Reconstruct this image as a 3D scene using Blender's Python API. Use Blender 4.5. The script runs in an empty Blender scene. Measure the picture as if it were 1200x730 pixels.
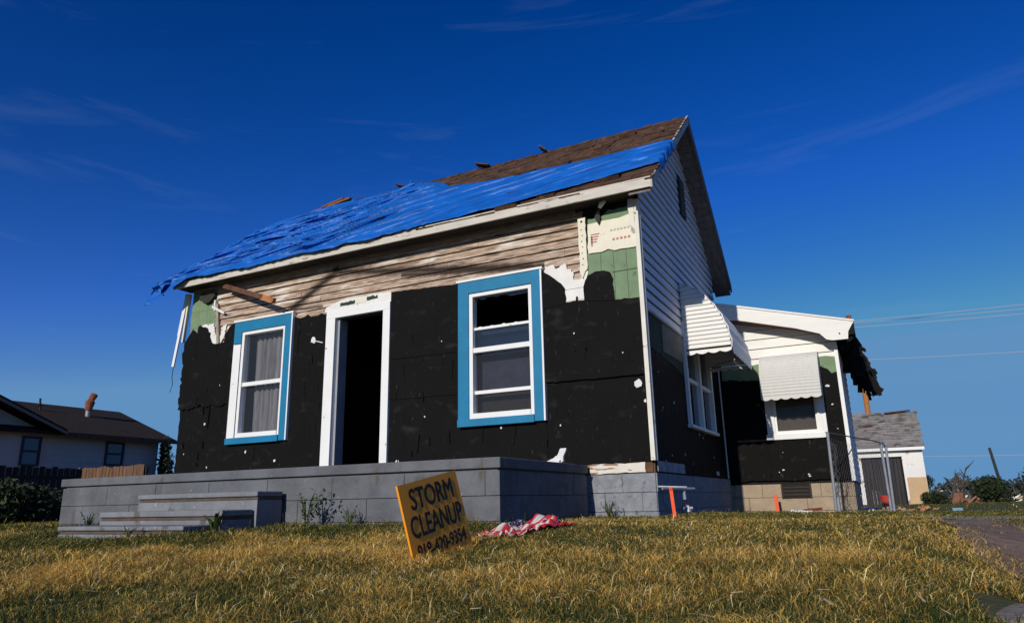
import bpy, bmesh, math, random
import numpy as np
from mathutils import Vector, Matrix, noise
R = math.radians
random.seed(7)
S = bpy.context.scene
C = S.collection

# ------------------------------------------------------------------ camera, sky, sun, exposure
yaw, pitch, roll = 0.465, 0.262, -0.021
fw = Vector((-math.sin(yaw)*math.cos(pitch), math.cos(yaw)*math.cos(pitch), math.sin(pitch)))
rt = Vector((math.cos(yaw), math.sin(yaw), 0)); up = rt.cross(fw)
r2 = rt*math.cos(roll)+up*math.sin(roll); u2 = -rt*math.sin(roll)+up*math.cos(roll)
cam = bpy.data.objects.new('camera', bpy.data.cameras.new('camera')); C.objects.link(cam)
M = Matrix(((r2.x, u2.x, -fw.x, 2.033), (r2.y, u2.y, -fw.y, -7.234), (r2.z, u2.z, -fw.z, 0.186), (0, 0, 0, 1)))
cam.matrix_world = M
cam.data.sensor_width = 36; cam.data.lens = 828.6*36/1200
cam.data.clip_start = 0.02; cam.data.clip_end = 5000
S.camera = cam
SUN = Vector((-0.035, -1.0, 0.42)).normalized()       # direction towards the sun
w = bpy.data.worlds.new('World'); S.world = w; w.use_nodes = True
nt = w.node_tree; nt.nodes.clear()
wo = nt.nodes.new('ShaderNodeOutputWorld'); bg = nt.nodes.new('ShaderNodeBackground')
sk = nt.nodes.new('ShaderNodeTexSky'); sk.sky_type = 'NISHITA'; sk.sun_disc = False
sk.sun_elevation = math.asin(SUN.z); sk.sun_rotation = R(180); sk.altitude = 300; sk.air_density = 1.0
sk.dust_density = 0.4; sk.ozone_density = 2.2
gm = nt.nodes.new('ShaderNodeGamma'); gm.inputs[1].default_value = 1.45
hs = nt.nodes.new('ShaderNodeHueSaturation'); hs.inputs['Saturation'].default_value = 1.22; hs.inputs['Value'].default_value = 0.8
tc = nt.nodes.new('ShaderNodeTexCoord'); mp = nt.nodes.new('ShaderNodeMapping')
mp.inputs['Rotation'].default_value = (R(0), R(-38), R(0)); mp.inputs['Location'].default_value = (.4, .3, .2); mp.inputs['Scale'].default_value = (1.2, 1.2, 9.0)
n1 = nt.nodes.new('ShaderNodeTexNoise'); n1.inputs['Scale'].default_value = 2.2; n1.inputs['Detail'].default_value = 8; n1.inputs['Roughness'].default_value = .62; n1.inputs['Distortion'].default_value = .5
cr = nt.nodes.new('ShaderNodeValToRGB'); cr.color_ramp.elements[0].position = .56; cr.color_ramp.elements[1].position = .86
cr.color_ramp.elements[0].color = (0, 0, 0, 1); cr.color_ramp.elements[1].color = (.13, .13, .13, 1)
mx = nt.nodes.new('ShaderNodeMixRGB'); mx.inputs['Color2'].default_value = (4.2, 6.2, 8.6, 1)
L = nt.links.new
L(sk.outputs[0], gm.inputs[0]); L(gm.outputs[0], hs.inputs['Color'])
L(tc.outputs['Generated'], mp.inputs[0]); L(mp.outputs[0], n1.inputs['Vector']); L(n1.outputs[0], cr.inputs[0]); L(cr.outputs[0], mx.inputs['Fac'])
tn = nt.nodes.new('ShaderNodeMixRGB'); tn.blend_type = 'MULTIPLY'; tn.inputs[0].default_value = 1; tn.inputs['Color2'].default_value = (.85, .74, 1.18, 1)
cp = nt.nodes.new('ShaderNodeMixRGB'); cp.blend_type = 'DARKEN'; cp.inputs[0].default_value = 1; cp.inputs['Color2'].default_value = (.115/.06, .28/.06, .52/.06, 1)
L(hs.outputs[0], tn.inputs['Color1']); L(tn.outputs[0], cp.inputs['Color1']); L(cp.outputs[0], mx.inputs['Color1']); L(mx.outputs[0], bg.inputs[0]); bg.inputs[1].default_value = 0.06
L(bg.outputs[0], wo.inputs[0])
sl = bpy.data.lights.new('sun', 'SUN'); sl.energy = 3.6; sl.angle = R(0.5); sl.color = (1.0, .93, .82)
so = bpy.data.objects.new('sun', sl); C.objects.link(so); so.rotation_euler = SUN.to_track_quat('Z', 'Y').to_euler(); so.location = (0, -20, 20)
S.view_settings.view_transform = 'Standard'; S.view_settings.look = 'None'; S.view_settings.exposure = 0.0; S.view_settings.gamma = 1
S.view_settings.use_curve_mapping = False
S.render.engine = 'CYCLES'

# ------------------------------------------------------------------ materials
def mat(name, col, rough=.8, var=0.0, vscale=4, col2=None, bump=0.0, bscale=40, stretch=(1, 1, 1), spec=.3, metal=0, detail=6, lo=.35, hi=.65):
    m = bpy.data.materials.new(name); m.use_nodes = True; t = m.node_tree; b = t.nodes['Principled BSDF']
    b.inputs['Roughness'].default_value = rough; b.inputs['Metallic'].default_value = metal
    b.inputs['Specular IOR Level'].default_value = spec
    c = t.nodes.new('ShaderNodeTexCoord'); mpp = t.nodes.new('ShaderNodeMapping'); mpp.inputs['Scale'].default_value = stretch
    t.links.new(c.outputs['Object'], mpp.inputs[0])
    if col2 is None: col2 = tuple(x*(1-var) for x in col)
    n = t.nodes.new('ShaderNodeTexNoise'); n.inputs['Scale'].default_value = vscale; n.inputs['Detail'].default_value = detail; n.inputs['Roughness'].default_value = .65
    r = t.nodes.new('ShaderNodeValToRGB'); r.color_ramp.elements[0].position = lo; r.color_ramp.elements[1].position = hi
    r.color_ramp.elements[0].color = (*col2, 1); r.color_ramp.elements[1].color = (*col, 1)
    t.links.new(mpp.outputs[0], n.inputs['Vector']); t.links.new(n.outputs[0], r.inputs[0])
    out = r.outputs[0]
    if bump:
        n2 = t.nodes.new('ShaderNodeTexNoise'); n2.inputs['Scale'].default_value = bscale; n2.inputs['Detail'].default_value = 5
        bp = t.nodes.new('ShaderNodeBump'); bp.inputs['Strength'].default_value = bump; bp.inputs['Distance'].default_value = .02
        t.links.new(mpp.outputs[0], n2.inputs['Vector']); t.links.new(n2.outputs[0], bp.inputs['Height']); t.links.new(bp.outputs[0], b.inputs['Normal'])
    t.links.new(out, b.inputs['Base Color'])
    m['_out'] = r.name
    return m
def speck(m, col, scale=30, thr=.7, soft=.05, stretch=(1, 1, 1)):
    """adds a second colour in small patches (chips, stains, tarp highlights) over the base colour"""
    t = m.node_tree; b = t.nodes['Principled BSDF']; src = b.inputs['Base Color'].links[0].from_socket
    c = t.nodes.new('ShaderNodeTexCoord'); mpp = t.nodes.new('ShaderNodeMapping'); mpp.inputs['Scale'].default_value = stretch
    n = t.nodes.new('ShaderNodeTexNoise'); n.inputs['Scale'].default_value = scale; n.inputs['Detail'].default_value = 4
    r = t.nodes.new('ShaderNodeValToRGB'); r.color_ramp.elements[0].position = thr; r.color_ramp.elements[1].position = min(1, thr+soft)
    x = t.nodes.new('ShaderNodeMixRGB'); x.inputs['Color2'].default_value = (*col, 1)
    t.links.new(c.outputs['Object'], mpp.inputs[0]); t.links.new(mpp.outputs[0], n.inputs['Vector']); t.links.new(n.outputs[0], r.inputs[0])
    t.links.new(r.outputs[0], x.inputs['Fac']); t.links.new(src, x.inputs['Color1']); t.links.new(x.outputs[0], b.inputs['Base Color'])
    return m
def lines(m, specs):
    """old roof-line stains: specs = [(x0,z0,x1,z1,width,strength)] in object coordinates"""
    t = m.node_tree; b = t.nodes['Principled BSDF']
    c = t.nodes.new('ShaderNodeTexCoord'); sp = t.nodes.new('ShaderNodeSeparateXYZ'); 
    nz = t.nodes.new('ShaderNodeTexNoise'); nz.inputs['Scale'].default_value = 9
    t.links.new(c.outputs['Object'], sp.inputs[0]); t.links.new(c.outputs['Object'], nz.inputs['Vector'])
    def mth(op, a, b_=None, c_=None):
        k = t.nodes.new('ShaderNodeMath'); k.operation = op
        for i, v in enumerate((a, b_, c_)):
            if v is None: continue
            if isinstance(v, (int, float)): k.inputs[i].default_value = v
            else: t.links.new(v, k.inputs[i])
        return k.outputs[0]
    for (x0, z0, x1, z1, wd, st) in specs:
        a = (z1-z0)/(x1-x0); bb = z0-a*x0
        d = mth('ABSOLUTE', mth('ADD', mth('SUBTRACT', sp.outputs[2], mth('MULTIPLY', sp.outputs[0], a)), mth('MULTIPLY_ADD', nz.outputs[0], .05, -bb-.025)))
        mk = mth('SUBTRACT', 1.0, mth('SMOOTH_MIN', mth('DIVIDE', d, wd), 1.0, .3))
        mk = mth('MAXIMUM', mk, 0.0)
        mk = mth('MULTIPLY', mk, mth('GREATER_THAN', sp.outputs[0], min(x0, x1))); mk = mth('MULTIPLY', mk, mth('LESS_THAN', sp.outputs[0], max(x0, x1)))
        mk = mth('MULTIPLY', mk, st)
        src = b.inputs['Base Color'].links[0].from_socket
        x = t.nodes.new('ShaderNodeMixRGB'); x.inputs['Color2'].default_value = (.035, .022, .015, 1)
        t.links.new(mk, x.inputs['Fac']); t.links.new(src, x.inputs['Color1']); t.links.new(x.outputs[0], b.inputs['Base Color'])
    return m

WHITE = speck(mat('weathered_white_paint', (.78, .77, .74), .6, .12, 6, bump=.15, bscale=60), (.30, .24, .18), 14, .68, .06, (1, 1, .5))
TRIM = speck(mat('white_trim_paint', (.80, .80, .79), .55, .06, 5), (.35, .28, .22), 11, .70, .05)
VINYL = mat('white_vinyl_siding', (.74, .74, .77), .5, .07, 3, bump=.05)
EXTWHITE = speck(mat('white_lap_siding', (.80, .79, .75), .6, .08, 5, stretch=(.5, 1, 3)), (.4, .36, .3), 8, .72, .05, (1, 1, 3))
CREAM = speck(mat('cream_wrap_board', (.78, .74, .60), .7, .10, 6), (.45, .40, .30), 7, .68, .08)
TAR = speck(speck(speck(mat('black_tar_board', (.0062, .0060, .0060), .8, .25, 2.5, bump=.35, bscale=14, spec=.12), (.020, .019, .018), 3.5, .60, .16, (1, 1, 2)), (.034, .031, .028), 26, .66, .08, (1, 1, .35)), (.22, .20, .18), 55, .785, .01)
WOOD = lines(speck(speck(mat('weathered_wood', (.62, .48, .37), .85, 0, 4, col2=(.20, .125, .085), bump=.4, bscale=30, stretch=(1, 1, 9)), (.75, .68, .60), 1.6, .54, .12, (1, 1, 8)), (.045, .03, .022), 5, .60, .06, (.5, 1, 11)),
             [(-5.95, 2.40, -4.25, 3.32, .11, 1.25), (-4.35, 3.30, -1.15, 2.84, .10, 1.15), (-3.2, 3.06, -1.6, 2.90, .06, 1.0), (-5.1, 2.86, -4.5, 2.83, .04, .9)])
BROWNWOOD = mat('bare_orange_lumber', (.55, .22, .07), .8, .5, 8, bump=.2, stretch=(1, 1, 1))
DARKWOOD = mat('dark_brown_lumber', (.16, .075, .04), .85, .5, 8, bump=.2)
GREEN = speck(mat('green_asphalt_siding', (.20, .29, .17), .9, .2, 5, bump=.3, bscale=70), (.10, .14, .09), 9, .62, .1)
DGREEN = mat('dark_green_siding', (.035, .06, .045), .9, .3, 6, bump=.2)
BLUETRIM = speck(speck(mat('turquoise_window_paint', (.008, .185, .36), .6, .15, 5), (.03, .22, .38), 9, .70, .1, (1, 1, .3)), (.42, .44, .45), 17, .735, .02, (1, 1, .6))
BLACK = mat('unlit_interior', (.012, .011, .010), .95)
FLOORI = mat('interior_floor', (.03, .025, .02), .9)
GREYPAINT = speck(speck(speck(mat('grey_painted_concrete', (.150, .158, .178), .8, .38, 2.5, bump=.35, bscale=35), (.08, .08, .085), 4, .60, .12), (.21, .215, .23), 18, .68, .06), (.10, .085, .07), 2.5, .60, .10, (3, 3, .8))
STEPC = speck(speck(mat('worn_step_paint', (.215, .225, .25), .85, .3, 3, bump=.4, bscale=30), (.11, .10, .09), 5, .60, .08), (.30, .30, .31), 16, .66, .05)
DIRTSTRIP = mat('dirty_riser', (.11, .085, .068), .9, .35, 8, bump=.3)
BLOCK = speck(mat('rock_face_block', (.27, .285, .32), .9, .3, 9, bump=1.0, bscale=16), (.13, .13, .14), 12, .60, .1)
TAN = speck(mat('tan_block', (.40, .31, .22), .9, .2, 6, bump=.5, bscale=30), (.24, .18, .13), 7, .60, .1)
SHINGLE = speck(mat('brown_shingles', (.125, .065, .038), .95, 0, 6, col2=(.045, .026, .018), bump=.4, bscale=60), (.20, .11, .06), 9, .62, .08)
NSHINGLE = mat('dark_brown_shingles', (.032, .019, .013), .95, .5, 6, bump=.3, bscale=30)
GSHINGLE = speck(mat('grey_shingles', (.27, .25, .24), .95, .4, 3, bump=.3, bscale=20), (.10, .085, .075), 2.2, .55, .08, (1, 1, 3))
SOFFIT = mat('soffit_boards', (.23, .20, .18), .85, .4, 6, bump=.3, stretch=(3, 1, 1))
AWN = mat('white_aluminium_awning', (.80, .79, .76), .45, .05, 6)
AWN2 = mat('ivory_aluminium_awning', (.62, .61, .58), .5, .08, 6, stretch=(6, 1, 1))
GALV = mat('galvanised_steel', (.40, .42, .46), .45, .2, 12, metal=.6)
ORANGE = mat('orange_paint', (.85, .10, .02), .5, .1, 10)
RED = mat('red_plastic', (.55, .04, .02), .5)
RUST = mat('rusty_metal', (.28, .09, .04), .8, .5, 12)
SIGNY = mat('sign_yellow', (.88, .33, .012), .55, .06, 5)
INK = mat('sign_black_ink', (.012, .010, .010), .6)
MARK = mat('faded_red_print', (.60, .28, .24), .8, .4, 20)
MARK2 = mat('faded_grey_print', (.45, .42, .38), .8, .3, 20)
LEAF = mat('bush_leaves', (.035, .05, .016), .7, .5, 3, col2=(.016, .026, .010))
LEAFY = mat('weed_leaves', (.08, .12, .03), .7, .5, 5)
LEAFO = mat('dry_leaves', (.16, .10, .03), .8, .5, 5)
BARK = mat('bark', (.09, .07, .055), .9, .4, 8, bump=.5)
NWALL = mat('neighbour_grey_siding', (.55, .44, .40), .8, .12, 3)
PLANK = mat('brown_fence_planks', (.19, .105, .065), .9, .5, 3, stretch=(4, 4, .4), bump=.2)
CURT = mat('grey_net_curtain', (.26, .24, .245), .95, .55, 4, stretch=(7, 1, .4))
BROWNFILL = mat('brown_cardboard', (.022, .016, .010), .9, .3, 5)
STUCCO = speck(mat('peeling_white_wall', (.78, .76, .73), .85, .1, 1.2), (.33, .24, .18), 3.0, .60, .04)
TANPL = mat('tan_plywood', (.55, .38, .22), .85, .12, 2)
CABLE = mat('light_cable', (.40, .40, .42), .6)
POLE = mat('utility_pole_wood', (.42, .17, .05), .9, .2, 3)
DPOLE = mat('dark_pole_wood', (.035, .035, .035), .9)
RUBBLE = mat('rubble', (.34, .25, .18), .95, .4, 6, bump=.5)
DEBW = mat('white_debris', (.75, .75, .74), .7, .2, 4)
GREYWOOD = mat('vent_louver', (.055, .045, .04), .8, .3, 5)

def glass(name, tint, refl):
    m = bpy.data.materials.new(name); m.use_nodes = True; t = m.node_tree; t.nodes.clear()
    o = t.nodes.new('ShaderNodeOutputMaterial'); g = t.nodes.new('ShaderNodeBsdfGlossy'); g.inputs['Roughness'].default_value = .04; g.inputs['Color'].default_value = (.9, .93, 1, 1)
    tr = t.nodes.new('ShaderNodeBsdfTransparent'); tr.inputs[0].default_value = (*tint, 1)
    df = t.nodes.new('ShaderNodeBsdfDiffuse'); df.inputs[0].default_value = (.5, .5, .5, 1)
    fr = t.nodes.new('ShaderNodeFresnel'); fr.inputs[0].default_value = 1.5
    nz = t.nodes.new('ShaderNodeTexNoise'); nz.inputs['Scale'].default_value = 3; bp = t.nodes.new('ShaderNodeBump'); bp.inputs['Strength'].default_value = .05
    t.links.new(nz.outputs[0], bp.inputs['Height']); t.links.new(bp.outputs[0], g.inputs['Normal'])
    ad = t.nodes.new('ShaderNodeMath'); ad.operation = 'MULTIPLY_ADD'; ad.inputs[1].default_value = 1.0; ad.inputs[2].default_value = refl
    t.links.new(fr.outputs[0], ad.inputs[0]); ge = t.nodes.new('ShaderNodeNewGeometry'); iv = t.nodes.new('ShaderNodeMath'); iv.operation = 'SUBTRACT'; iv.inputs[0].default_value = 1; t.links.new(ge.outputs['Backfacing'], iv.inputs[1]); ml = t.nodes.new('ShaderNodeMath'); ml.operation = 'MULTIPLY'; ml.use_clamp = True; t.links.new(ad.outputs[0], ml.inputs[0]); t.links.new(iv.outputs[0], ml.inputs[1])
    x = t.nodes.new('ShaderNodeMixShader'); t.links.new(ml.outputs[0], x.inputs[0]); t.links.new(tr.outputs[0], x.inputs[1]); t.links.new(g.outputs[0], x.inputs[2])
    x2 = t.nodes.new('ShaderNodeMixShader'); x2.inputs[0].default_value = .02; t.links.new(x.outputs[0], x2.inputs[1]); t.links.new(df.outputs[0], x2.inputs[2])
    t.links.new(x2.outputs[0], o.inputs[0]); return m
GLASS = glass('window_glass', (.92, .93, .94), -.015)
GLASSB = glass('dusty_window_glass', (.6, .65, .75), .05)

def tarp_mat():
    m = mat('blue_tarp', (.006, .128, .54), .48, .3, 2.5, bump=.25, bscale=14, spec=.3)
    return speck(m, (.10, .30, .76), 6, .62, .2, (.5, 2.0, 2.0))  # paler blue streaks paint highlights into the tarp's colour
TARP = tarp_mat()

# ------------------------------------------------------------------ object helpers
def wl(o):
    v = Vector((0, 0, 0))
    while o is not None: v = v+o.location; o = o.parent
    return v
class MB:
    def __init__(s): s.v = []; s.f = []; s.seg = []
    def add(s, vs, fs):
        s.seg.append((len(s.v), len(s.f))); k = len(s.v); s.v += [tuple(p) for p in vs]; s.f += [tuple(i+k for i in f) for f in fs]; return s
    def box(s, x0, x1, y0, y1, z0, z1):
        vs = [(x0, y0, z0), (x1, y0, z0), (x1, y1, z0), (x0, y1, z0), (x0, y0, z1), (x1, y0, z1), (x1, y1, z1), (x0, y1, z1)]
        return s.add(vs, [(3, 2, 1, 0), (4, 5, 6, 7), (0, 1, 5, 4), (1, 2, 6, 5), (2, 3, 7, 6), (3, 0, 4, 7)])
    def bar(s, a, b, wx, wy, upv=(0, 0, 1)):
        a = Vector(a); b = Vector(b); d = (b-a).normalized(); u = Vector(upv)
        if abs(d.dot(u)) > .98: u = Vector((1, 0, 0))
        r = d.cross(u).normalized(); u = r.cross(d).normalized(); vs = []
        for p in (a, b):
            for i, j in ((-1, -1), (1, -1), (1, 1), (-1, 1)): vs.append(p+r*i*wx/2+u*j*wy/2)
        return s.add(vs, [(0, 1, 2, 3), (7, 6, 5, 4), (0, 4, 5, 1), (1, 5, 6, 2), (2, 6, 7, 3), (3, 7, 4, 0)])
    def tube(s, pts, rad, n=8):
        pts = [Vector(p) for p in pts]; s.seg.append((len(s.v), len(s.f))); k0 = len(s.v); m = len(pts)
        for i, p in enumerate(pts):
            d = (pts[min(i+1, m-1)]-pts[max(i-1, 0)]).normalized(); u = Vector((0, 0, 1)) if abs(d.z) < .95 else Vector((1, 0, 0))
            r = d.cross(u).normalized(); q = r.cross(d); rr = rad[i] if isinstance(rad, (list, tuple)) else rad
            for a in range(n): s.v.append(tuple(p+(r*math.cos(2*math.pi*a/n)+q*math.sin(2*math.pi*a/n))*rr))
        for i in range(m-1):
            for a in range(n):
                b = (a+1) % n; s.f.append((k0+i*n+a, k0+i*n+b, k0+(i+1)*n+b, k0+(i+1)*n+a))
        s.f.append(tuple(k0+a for a in range(n))[::-1]); s.f.append(tuple(k0+(m-1)*n+a for a in range(n))); return s
    def prism(s, poly, axis, a, b):
        """poly = 2D list; axis: 'y' -> (x,z) extruded in y, 'x' -> (y,z) extruded in x, 'z' -> (x,y)"""
        def P(p, t): return {'y': (p[0], t, p[1]), 'x': (t, p[0], p[1]), 'z': (p[0], p[1], t)}[axis]
        n = len(poly); vs = [P(p, a) for p in poly]+[P(p, b) for p in poly]
        fs = [tuple(range(n)), tuple(range(2*n-1, n-1, -1))]+[(i, i+n, (i+1) % n+n, (i+1) % n) for i in range(n)]
        return s.add(vs, fs)
    def build(s, name, m, parent=None, loc=None, smooth=False, tri=False):
        me = bpy.data.meshes.new(name)
        off = wl(parent) if parent is not None else Vector((0, 0, 0))
        o = bpy.data.objects.new(name, me); C.objects.link(o)
        if parent is not None: o.parent = parent
        if loc is not None:
            o.location = Vector(loc)-off; off = Vector(loc)
        me.from_pydata([(p[0]-off.x, p[1]-off.y, p[2]-off.z) for p in s.v], [], s.f)
        bm = bmesh.new(); bm.from_mesh(me); bmesh.ops.recalc_face_normals(bm, faces=bm.faces); bm.to_mesh(me); bm.free()
        if smooth: me.polygons.foreach_set('use_smooth', [True]*len(me.polygons))
        me.materials.append(m); me.update()
        return o
def each(mb, name, m, parent=None):
    """builds every piece of mb as a mesh of its own"""
    out = []; sg = mb.seg+[(len(mb.v), len(mb.f))]
    for (v0, f0), (v1, f1) in zip(sg[:-1], sg[1:]):
        q = MB(); q.v = mb.v[v0:v1]; q.f = [tuple(i-v0 for i in f) for f in mb.f[f0:f1]]; out.append(q.build(name, m, parent or H))
    return out
def tag(o, label=None, cat=None, group=None, kind=None):
    if label: o['label'] = label
    if cat: o['category'] = cat
    if group: o['group'] = group
    if kind: o['kind'] = kind
    return o
def thing(name, label, cat, loc=(0, 0, 0), group=None):
    o = bpy.data.objects.new(name, None); o.empty_display_size = .2; C.objects.link(o); o.location = loc
    return tag(o, label, cat, group)
def copy_tree(o, parent=None):
    c = o.copy(); C.objects.link(c); c.parent = parent
    for ch in list(o.children): copy_tree(ch, c)
    return c
def jag(poly, amp=.012, step=.07, only=None, seed=0):
    rnd = random.Random(seed); out = []
    n = len(poly)
    for i in range(n):
        a = poly[i]; b = poly[(i+1) % n]; out.append(a)
        if only is not None and i not in only: continue
        d = math.hypot(b[0]-a[0], b[1]-a[1]); k = int(d/step)
        if k < 2: continue
        nx, nz = -(b[1]-a[1])/d, (b[0]-a[0])/d
        for j in range(1, k):
            t = (j+rnd.uniform(-.3, .3))/k; q = rnd.gauss(0, amp)
            out.append((a[0]+(b[0]-a[0])*t+nx*q, a[1]+(b[1]-a[1])*t+nz*q))
    return out
def blob_poly(cx, cz, r, n=9, seed=0, sx=1, sz=1):
    rnd = random.Random(seed)
    return [(cx+math.cos(a)*r*sx*q, cz+math.sin(a)*r*sz*q) for a, q in [(2*math.pi*i/n, rnd.uniform(.6, 1.15)) for i in range(n)]]
def sst(a, b, x):
    t = np.clip((x-a)/(b-a), 0, 1); return t*t*(3-2*t)

# ------------------------------------------------------------------ ground
def gz(x, y):
    x = np.asarray(x, float); y = np.asarray(y, float)
    z = np.interp(y, [-60, -9, -7.2, -5.5, -4.2, -2.3, 1, 3.5, 6, 28, 60, 200, 3000], [-.6, -.42, -.34, -.22, -.125, -.01, 0, -.07, -.12, -.28, -.6, -1.6, -12])
    z = z+.012*np.sin(x*1.7+y*.9)*np.cos(y*1.3-x*.6)*(y < -2.2)
    r = sst(2.15, 2.65, x+.12*np.sin(y*1.1))
    z = z-.085*r*(1-sst(3, 9, y))
    return z
def ground():
    xs = np.concatenate([[-3000, -1000, -400, -150, -80, -50, -35], np.arange(-26, -12, 1.0), np.arange(-12, 6, .12), np.arange(6, 14, .5), [16, 20, 26, 35, 50, 80, 150, 400, 1000, 3000]])
    ys = np.concatenate([[-3000, -500, -100, -30, -18, -14, -12], np.arange(-11, -2.5, .14), np.arange(-2.5, 9, .35), np.arange(9, 40, 1.5), [45, 50, 60, 75, 100, 140, 200, 400, 800, 1500, 3000]])
    X, Y = np.meshgrid(xs, ys); Z = gz(X, Y)
    nx = len(xs); ny = len(ys); v = np.stack([X, Y, Z], -1).reshape(-1, 3)
    f = [(j*nx+i, j*nx+i+1, (j+1)*nx+i+1, (j+1)*nx+i) for j in range(ny-1) for i in range(nx-1)]
    me = bpy.data.meshes.new('ground'); me.from_pydata(v.tolist(), [], f); me.polygons.foreach_set('use_smooth', [True]*len(f))
    o = bpy.data.objects.new('ground', me); C.objects.link(o); tag(o, kind='structure')
    m = mat('turf_soil', (.11, .085, .035), .95, 0, 1.3, col2=(.045, .055, .02), bump=.6, bscale=20); me.materials.append(m)
    return speck(m, (.14, .11, .05), 9, .58, .12) and o
ground()
def sheet(name, poly, lift, m, sub=.25, seed=1, kind='structure'):
    """a sheet lying a few mm above the ground following its height"""
    xs0, xs1 = min(p[0] for p in poly), max(p[0] for p in poly); ys0, ys1 = min(p[1] for p in poly), max(p[1] for p in poly)
    bm = bmesh.new(); 
    vs = [bm.verts.new((p[0], p[1], 0)) for p in poly]; bm.faces.new(vs)
    x = xs0+sub
    while x < xs1:
        bmesh.ops.bisect_plane(bm, geom=bm.verts[:]+bm.edges[:]+bm.faces[:], plane_co=(x, 0, 0), plane_no=(1, 0, 0)); x += sub
    y = ys0+sub
    while y < ys1:
        bmesh.ops.bisect_plane(bm, geom=bm.verts[:]+bm.edges[:]+bm.faces[:], plane_co=(0, y, 0), plane_no=(0, 1, 0)); y += sub
    for v in bm.verts: v.co.z = float(gz(v.co.x, v.co.y))+lift
    me = bpy.data.meshes.new(name); bm.to_mesh(me); bm.free(); me.materials.append(m)
    o = bpy.data.objects.new(name, me); C.objects.link(o); return tag(o, kind=kind)
DIRT = speck(mat('dirt_path', (.25, .165, .12), .95, .3, 3, bump=.8, bscale=25), (.12, .09, .06), 10, .56, .1)
GRAVEL = speck(mat('gravel', (.34, .34, .355), .95, .35, 25, bump=1.0, bscale=60), (.20, .20, .21), 5, .55, .2)
sheet('dirt_path', jag([(2.50, -9), (3.15, -9), (3.0, -3), (3.0, 1.2), (2.35, 1.35), (2.33, -1.5), (2.46, -4)], .02, .3), .018, DIRT, .12)
sheet('gravel_drive', jag([(2.35, 1.3), (5, .9), (14, .4), (14, 3.2), (6, 4.0), (2.5, 5.2), (1.9, 12), (1.3, 20), (1.3, 29), (-.5, 29), (.9, 15), (1.9, 5)], .05, .4), .016, GRAVEL, .4)

# ------------------------------------------------------------------ the damaged house
W = 7.154; D = 4.047; ZW = 3.42; O = .295; ZE = 3.435; SL = .866; ZA = 5.443; OX = .256; T = .14
H = thing('storm_damaged_house', 'battered small gabled house with black tar board walls, blue tarped roof and turquoise window frames', 'house')
def part(mb, name, m, parent=None, **k): return mb.build(name, m, parent or H, **k)

# openings on the front: (x0,x1,z0,z1)
opw = [(-5.97, -5.11, 1.13, 2.64), (-2.16, -1.30, 1.13, 2.64)]; opd = (-4.235, -3.44, .45, 2.62)
mb = MB()
xs = [-W, opw[0][0], opw[0][1], opd[0], opd[1], opw[1][0], opw[1][1], 0]
for i in range(0, 8, 2): mb.box(xs[i], xs[i+1], 0, T, .44, ZW)
for a in opw: mb.box(a[0], a[1], 0, T, .44, a[2]); mb.box(a[0], a[1], 0, T, a[3], ZW)
mb.box(opd[0], opd[1], 0, T, opd[3], ZW); mb.box(opd[0], opd[1], 0, T, .44, .455)
part(mb, 'front_wall', mat('wall_sheathing', (.10, .08, .06), .9, .3, 4))
# gable walls, rear wall, floor
gab = lambda: [(T, .44), (D, .44), (D, ZE+(0+O)*SL), (D/2, ZA-.06), (T, ZE+(T+O)*SL)]
swin = (1.66, 3.10, 1.10, 2.25)
mb = MB()
mb.prism([(T, .44), (swin[0], .44), (swin[0], ZE), (T, ZE)], 'x', -T, -.004)
mb.prism([(swin[1], .44), (D, .44), (D, ZE), (swin[1], ZE)], 'x', -T, -.004)
mb.prism([(swin[0], .44), (swin[1], .44), (swin[1], swin[2]), (swin[0], swin[2])], 'x', -T, -.004)
mb.prism([(swin[0], swin[3]), (swin[1], swin[3]), (swin[1], ZE), (swin[0], ZE)], 'x', -T, -.004)
mb.prism([(T, ZE), (D, ZE), (D, ZE+.2), (D/2, ZA-.1), (T, ZE+.2)], 'x', -T, -.004)
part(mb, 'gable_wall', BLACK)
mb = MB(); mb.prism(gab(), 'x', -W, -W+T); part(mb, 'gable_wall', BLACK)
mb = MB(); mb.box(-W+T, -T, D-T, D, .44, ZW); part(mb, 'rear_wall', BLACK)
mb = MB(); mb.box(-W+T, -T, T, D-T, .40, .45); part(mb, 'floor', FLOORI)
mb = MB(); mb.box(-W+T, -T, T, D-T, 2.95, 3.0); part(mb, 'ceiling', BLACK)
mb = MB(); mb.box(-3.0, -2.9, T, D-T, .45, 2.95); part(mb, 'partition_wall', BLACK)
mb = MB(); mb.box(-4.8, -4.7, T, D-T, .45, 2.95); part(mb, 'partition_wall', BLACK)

# weathered lap boards on the upper front
def lap_front(mb, x0, x1, z0, z1, ex, yb=0, t=.022, seed=0, joint=True):
    rnd = random.Random(seed); z = z0
    while z < z1-.01:
        h = min(ex, z1-z); xx = x0
        while xx < x1-.01:
            ln = rnd.uniform(1.1, 2.6) if joint else 99
            xe_ = min(x1, xx+ln); g = .004 if joint else 0
            tt = t+rnd.uniform(-.003, .005)*(1 if joint else 0); dz = rnd.uniform(-.004, .004)*(1 if joint else 0)
            zb_ = z+dz+rnd.uniform(.004, .013)*(1 if joint else 0)
            mb.add([(xx, yb, zb_), (xx, yb-tt, zb_), (xx, yb-.006, z+h-.004), (xx, yb, z+h-.004), (xe_-g, yb, zb_), (xe_-g, yb-tt, zb_), (xe_-g, yb-.006, z+h-.004), (xe_-g, yb, z+h-.004)],
                   [(0, 1, 2, 3), (7, 6, 5, 4), (0, 4, 5, 1), (1, 5, 6, 2), (2, 6, 7, 3)])
            xx = xe_
        z += ex
mb = MB(); lap_front(mb, -6.60, -.64, 2.80, 3.44, .107, seed=3)
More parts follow.
